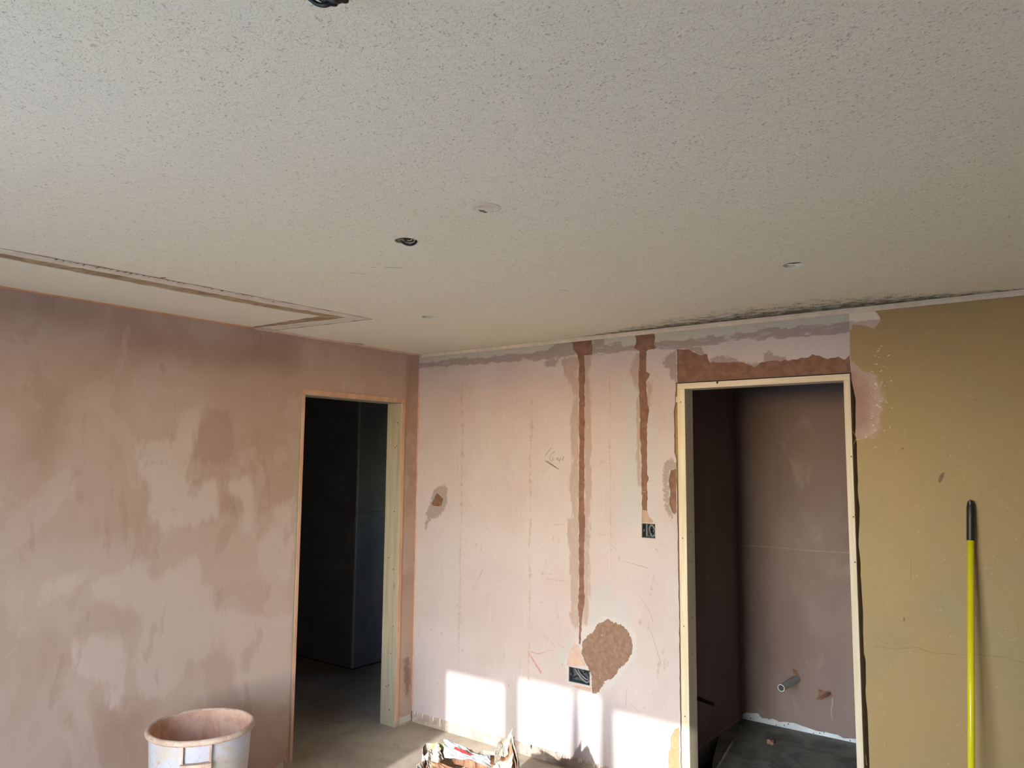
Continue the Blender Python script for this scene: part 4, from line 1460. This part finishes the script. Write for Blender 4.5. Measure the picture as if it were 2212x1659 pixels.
# ------------------------------------------------------------------ torn plaster bag
bagc = np.array([1.395, -1.06])
bag = empty('plaster_bag', (bagc[0], bagc[1], 0))
tag(bag, 'torn open white paper plaster bag crumpled in the sunlight on the floor', 'bag')
rx = _r[:2] / np.linalg.norm(_r[:2])
fx = _fw[:2] / np.linalg.norm(_fw[:2])
NS, NR = 96, 16
keys = [(0, .455), (14, .482), (26, .462), (38, .40), (70, .375), (95, .385), (118, .41), (140, .425), (152, .43), (166, .405), (185, .385), (205, .35), (240, .325), (270, .315), (300, .33), (325, .36), (345, .40), (360, .455)]
ka, kz = [k[0] for k in keys], [k[1] for k in keys]
fold = [rng.uniform(0, 6.28) for _ in range(8)]


def bag_point(a, t, inset=0.0):
    """a angle in degrees, t 0 (floor) .. 1 (rim)"""
    th = R(a)
    ex, ey = .215 - inset, .150 - inset
    c, s = math.cos(th), math.sin(th)
    p = 4.0
    rr = (abs(c / ex) ** p + abs(s / ey) ** p) ** (-1 / p)
    crump = sum(math.sin(k * th * 3 + fold[k] + t * (3 + k)) * (.010 / (1 + k * .5)) for k in range(1, 7)) * (.4 + t)
    rr = rr * (1.0 - .10 * max(0, t - .6)) + crump + rng.normal(0, .0018)
    z = t * float(np.interp(a % 360, ka, kz)) + (math.sin(a * .21) * .004 + rng.normal(0, .003)) * (t > .05)
    q = bagc + rx * rr * c + fx * rr * s
    return (q[0], q[1], max(z, .002))


cols_paper = simple('creased_white_paper', srgb(178, 172, 162), srgb(152, 143, 130), 14, .7, .3, .5, 40, bdist=.004)
M_green_p = simple('green_print_paper', srgb(150, 190, 70), srgb(196, 216, 150), 18, .6, .3)
M_maroon = simple('maroon_print_paper', srgb(104, 52, 44), srgb(84, 42, 38), 18, .6, .3)
M_kraft = simple('kraft_lining_paper', srgb(160, 124, 98), srgb(142, 106, 82), 18, .75, .2, .4, 40, bdist=.004)
M_redp = simple('red_print', srgb(196, 70, 66), srgb(186, 60, 56), 18, .6, .3)
bm = bmesh.new()
grid = [[bm.verts.new(bag_point(360 * i / NS, t / NR)) for t in range(NR + 1)] for i in range(NS)]
for i in range(NS):
    for t in range(NR):
        bm.faces.new((grid[i][t], grid[(i + 1) % NS][t], grid[(i + 1) % NS][t + 1], grid[i][t + 1]))
bm.faces.new([grid[i][0] for i in range(NS)][::-1])
for f in bm.faces:
    c_ = f.calc_center_median()
    v = np.array([c_.x, c_.y]) - bagc
    a = math.degrees(math.atan2(v @ fx, v @ rx)) % 360
    f.material_index = 1 if 112 < a < 146 and c_.z > .26 else (2 if (158 < a < 163 and c_.z > .2) or (338 < a < 343 and c_.z > .1) or (204 < a < 209 and c_.z > .24) else 0)
ob = build('bag_skin', bm, cols_paper)
ob.data.materials.append(M_green_p)
ob.data.materials.append(M_maroon)
so = ob.modifiers.new('thickness', 'SOLIDIFY')
so.thickness = .0015
put(ob, bag)
bm = bmesh.new()
base = {}
for i in range(NS):
    for t in range(NR + 1):
        base[i, t] = bm.verts.new(Vector(bag_point(360 * i / NS, (t / NR) * .93, .014)) + Vector((0, 0, .004)))
for i in range(NS):
    for t in range(NR):
        bm.faces.new((base[i, t], base[(i + 1) % NS, t], base[(i + 1) % NS, t + 1], base[i, t + 1]))
ob = build('kraft_lining', bm, M_kraft)
put(ob, bag)


def flap(name, pts2, zs, mat, thick=.0012, sub=10):
    """a crumpled quad sheet: four corners in (right, forward, z) of the bag's own frame"""
    c4 = [np.append(bagc + rx * a + fx * b, z) for (a, b), z in zip(pts2, zs)]
    bm = bmesh.new()
    g = []
    for i in range(sub + 1):
        row = []
        for j in range(sub + 1):
            u, v = i / sub, j / sub
            q = (c4[0] * (1 - u) + c4[1] * u) * (1 - v) + (c4[3] * (1 - u) + c4[2] * u) * v
            q = q + np.array([rng.normal(0, .002), rng.normal(0, .002), rng.normal(0, .0025) + .008 * math.sin(u * 7 + v * 4)])
            row.append(bm.verts.new(q))
        g.append(row)
    for i in range(sub):
        for j in range(sub):
            bm.faces.new((g[i][j], g[i + 1][j], g[i + 1][j + 1], g[i][j + 1]))
    o = build(name, bm, mat)
    s = o.modifiers.new('thickness', 'SOLIDIFY')
    s.thickness = thick
    return put(o, bag)


fl = flap('folded_flap', [(-.125, .135), (.085, .10), (.095, .03), (-.115, .05)], (.432, .372, .362, .395), simple('bright_white_paper', srgb(180, 183, 188), srgb(168, 172, 178), 14, .6, .3))
bm = bmesh.new()
pts = [(-.075, .082), (-.070, .098), (-.055, .090), (-.045, .086), (-.028, .092), (-.015, .080), (.05, .062), (.048, .056), (-.02, .070)]
vv = []
for a, b in pts:
    q = bagc + rx * a + fx * b
    u = (a + .125) / .21
    z = .4315 - .06 * u - (.135 - .035 * u - b) * .42 + .013
    vv.append(bm.verts.new((q[0], q[1], z)))
bm.faces.new(vv)
pr = build('red_print', bm, M_redp)
put(pr, bag)
flap('torn_flap', [(-.17, .02), (-.02, .0), (.0, -.10), (-.14, -.12)], (.375, .362, .335, .335), M_kraft)
flap('torn_flap', [(-.20, .03), (-.15, .11), (-.12, .06), (-.16, -.04)], (.395, .43, .385, .35), cols_paper)
flap('torn_flap', [(.11, .10), (.185, .13), (.165, .09), (.105, .06)], (.415, .478, .39, .36), cols_paper)
flap('torn_flap', [(.10, -.02), (.19, .02), (.18, -.09), (.10, -.10)], (.372, .42, .36, .335), cols_paper)
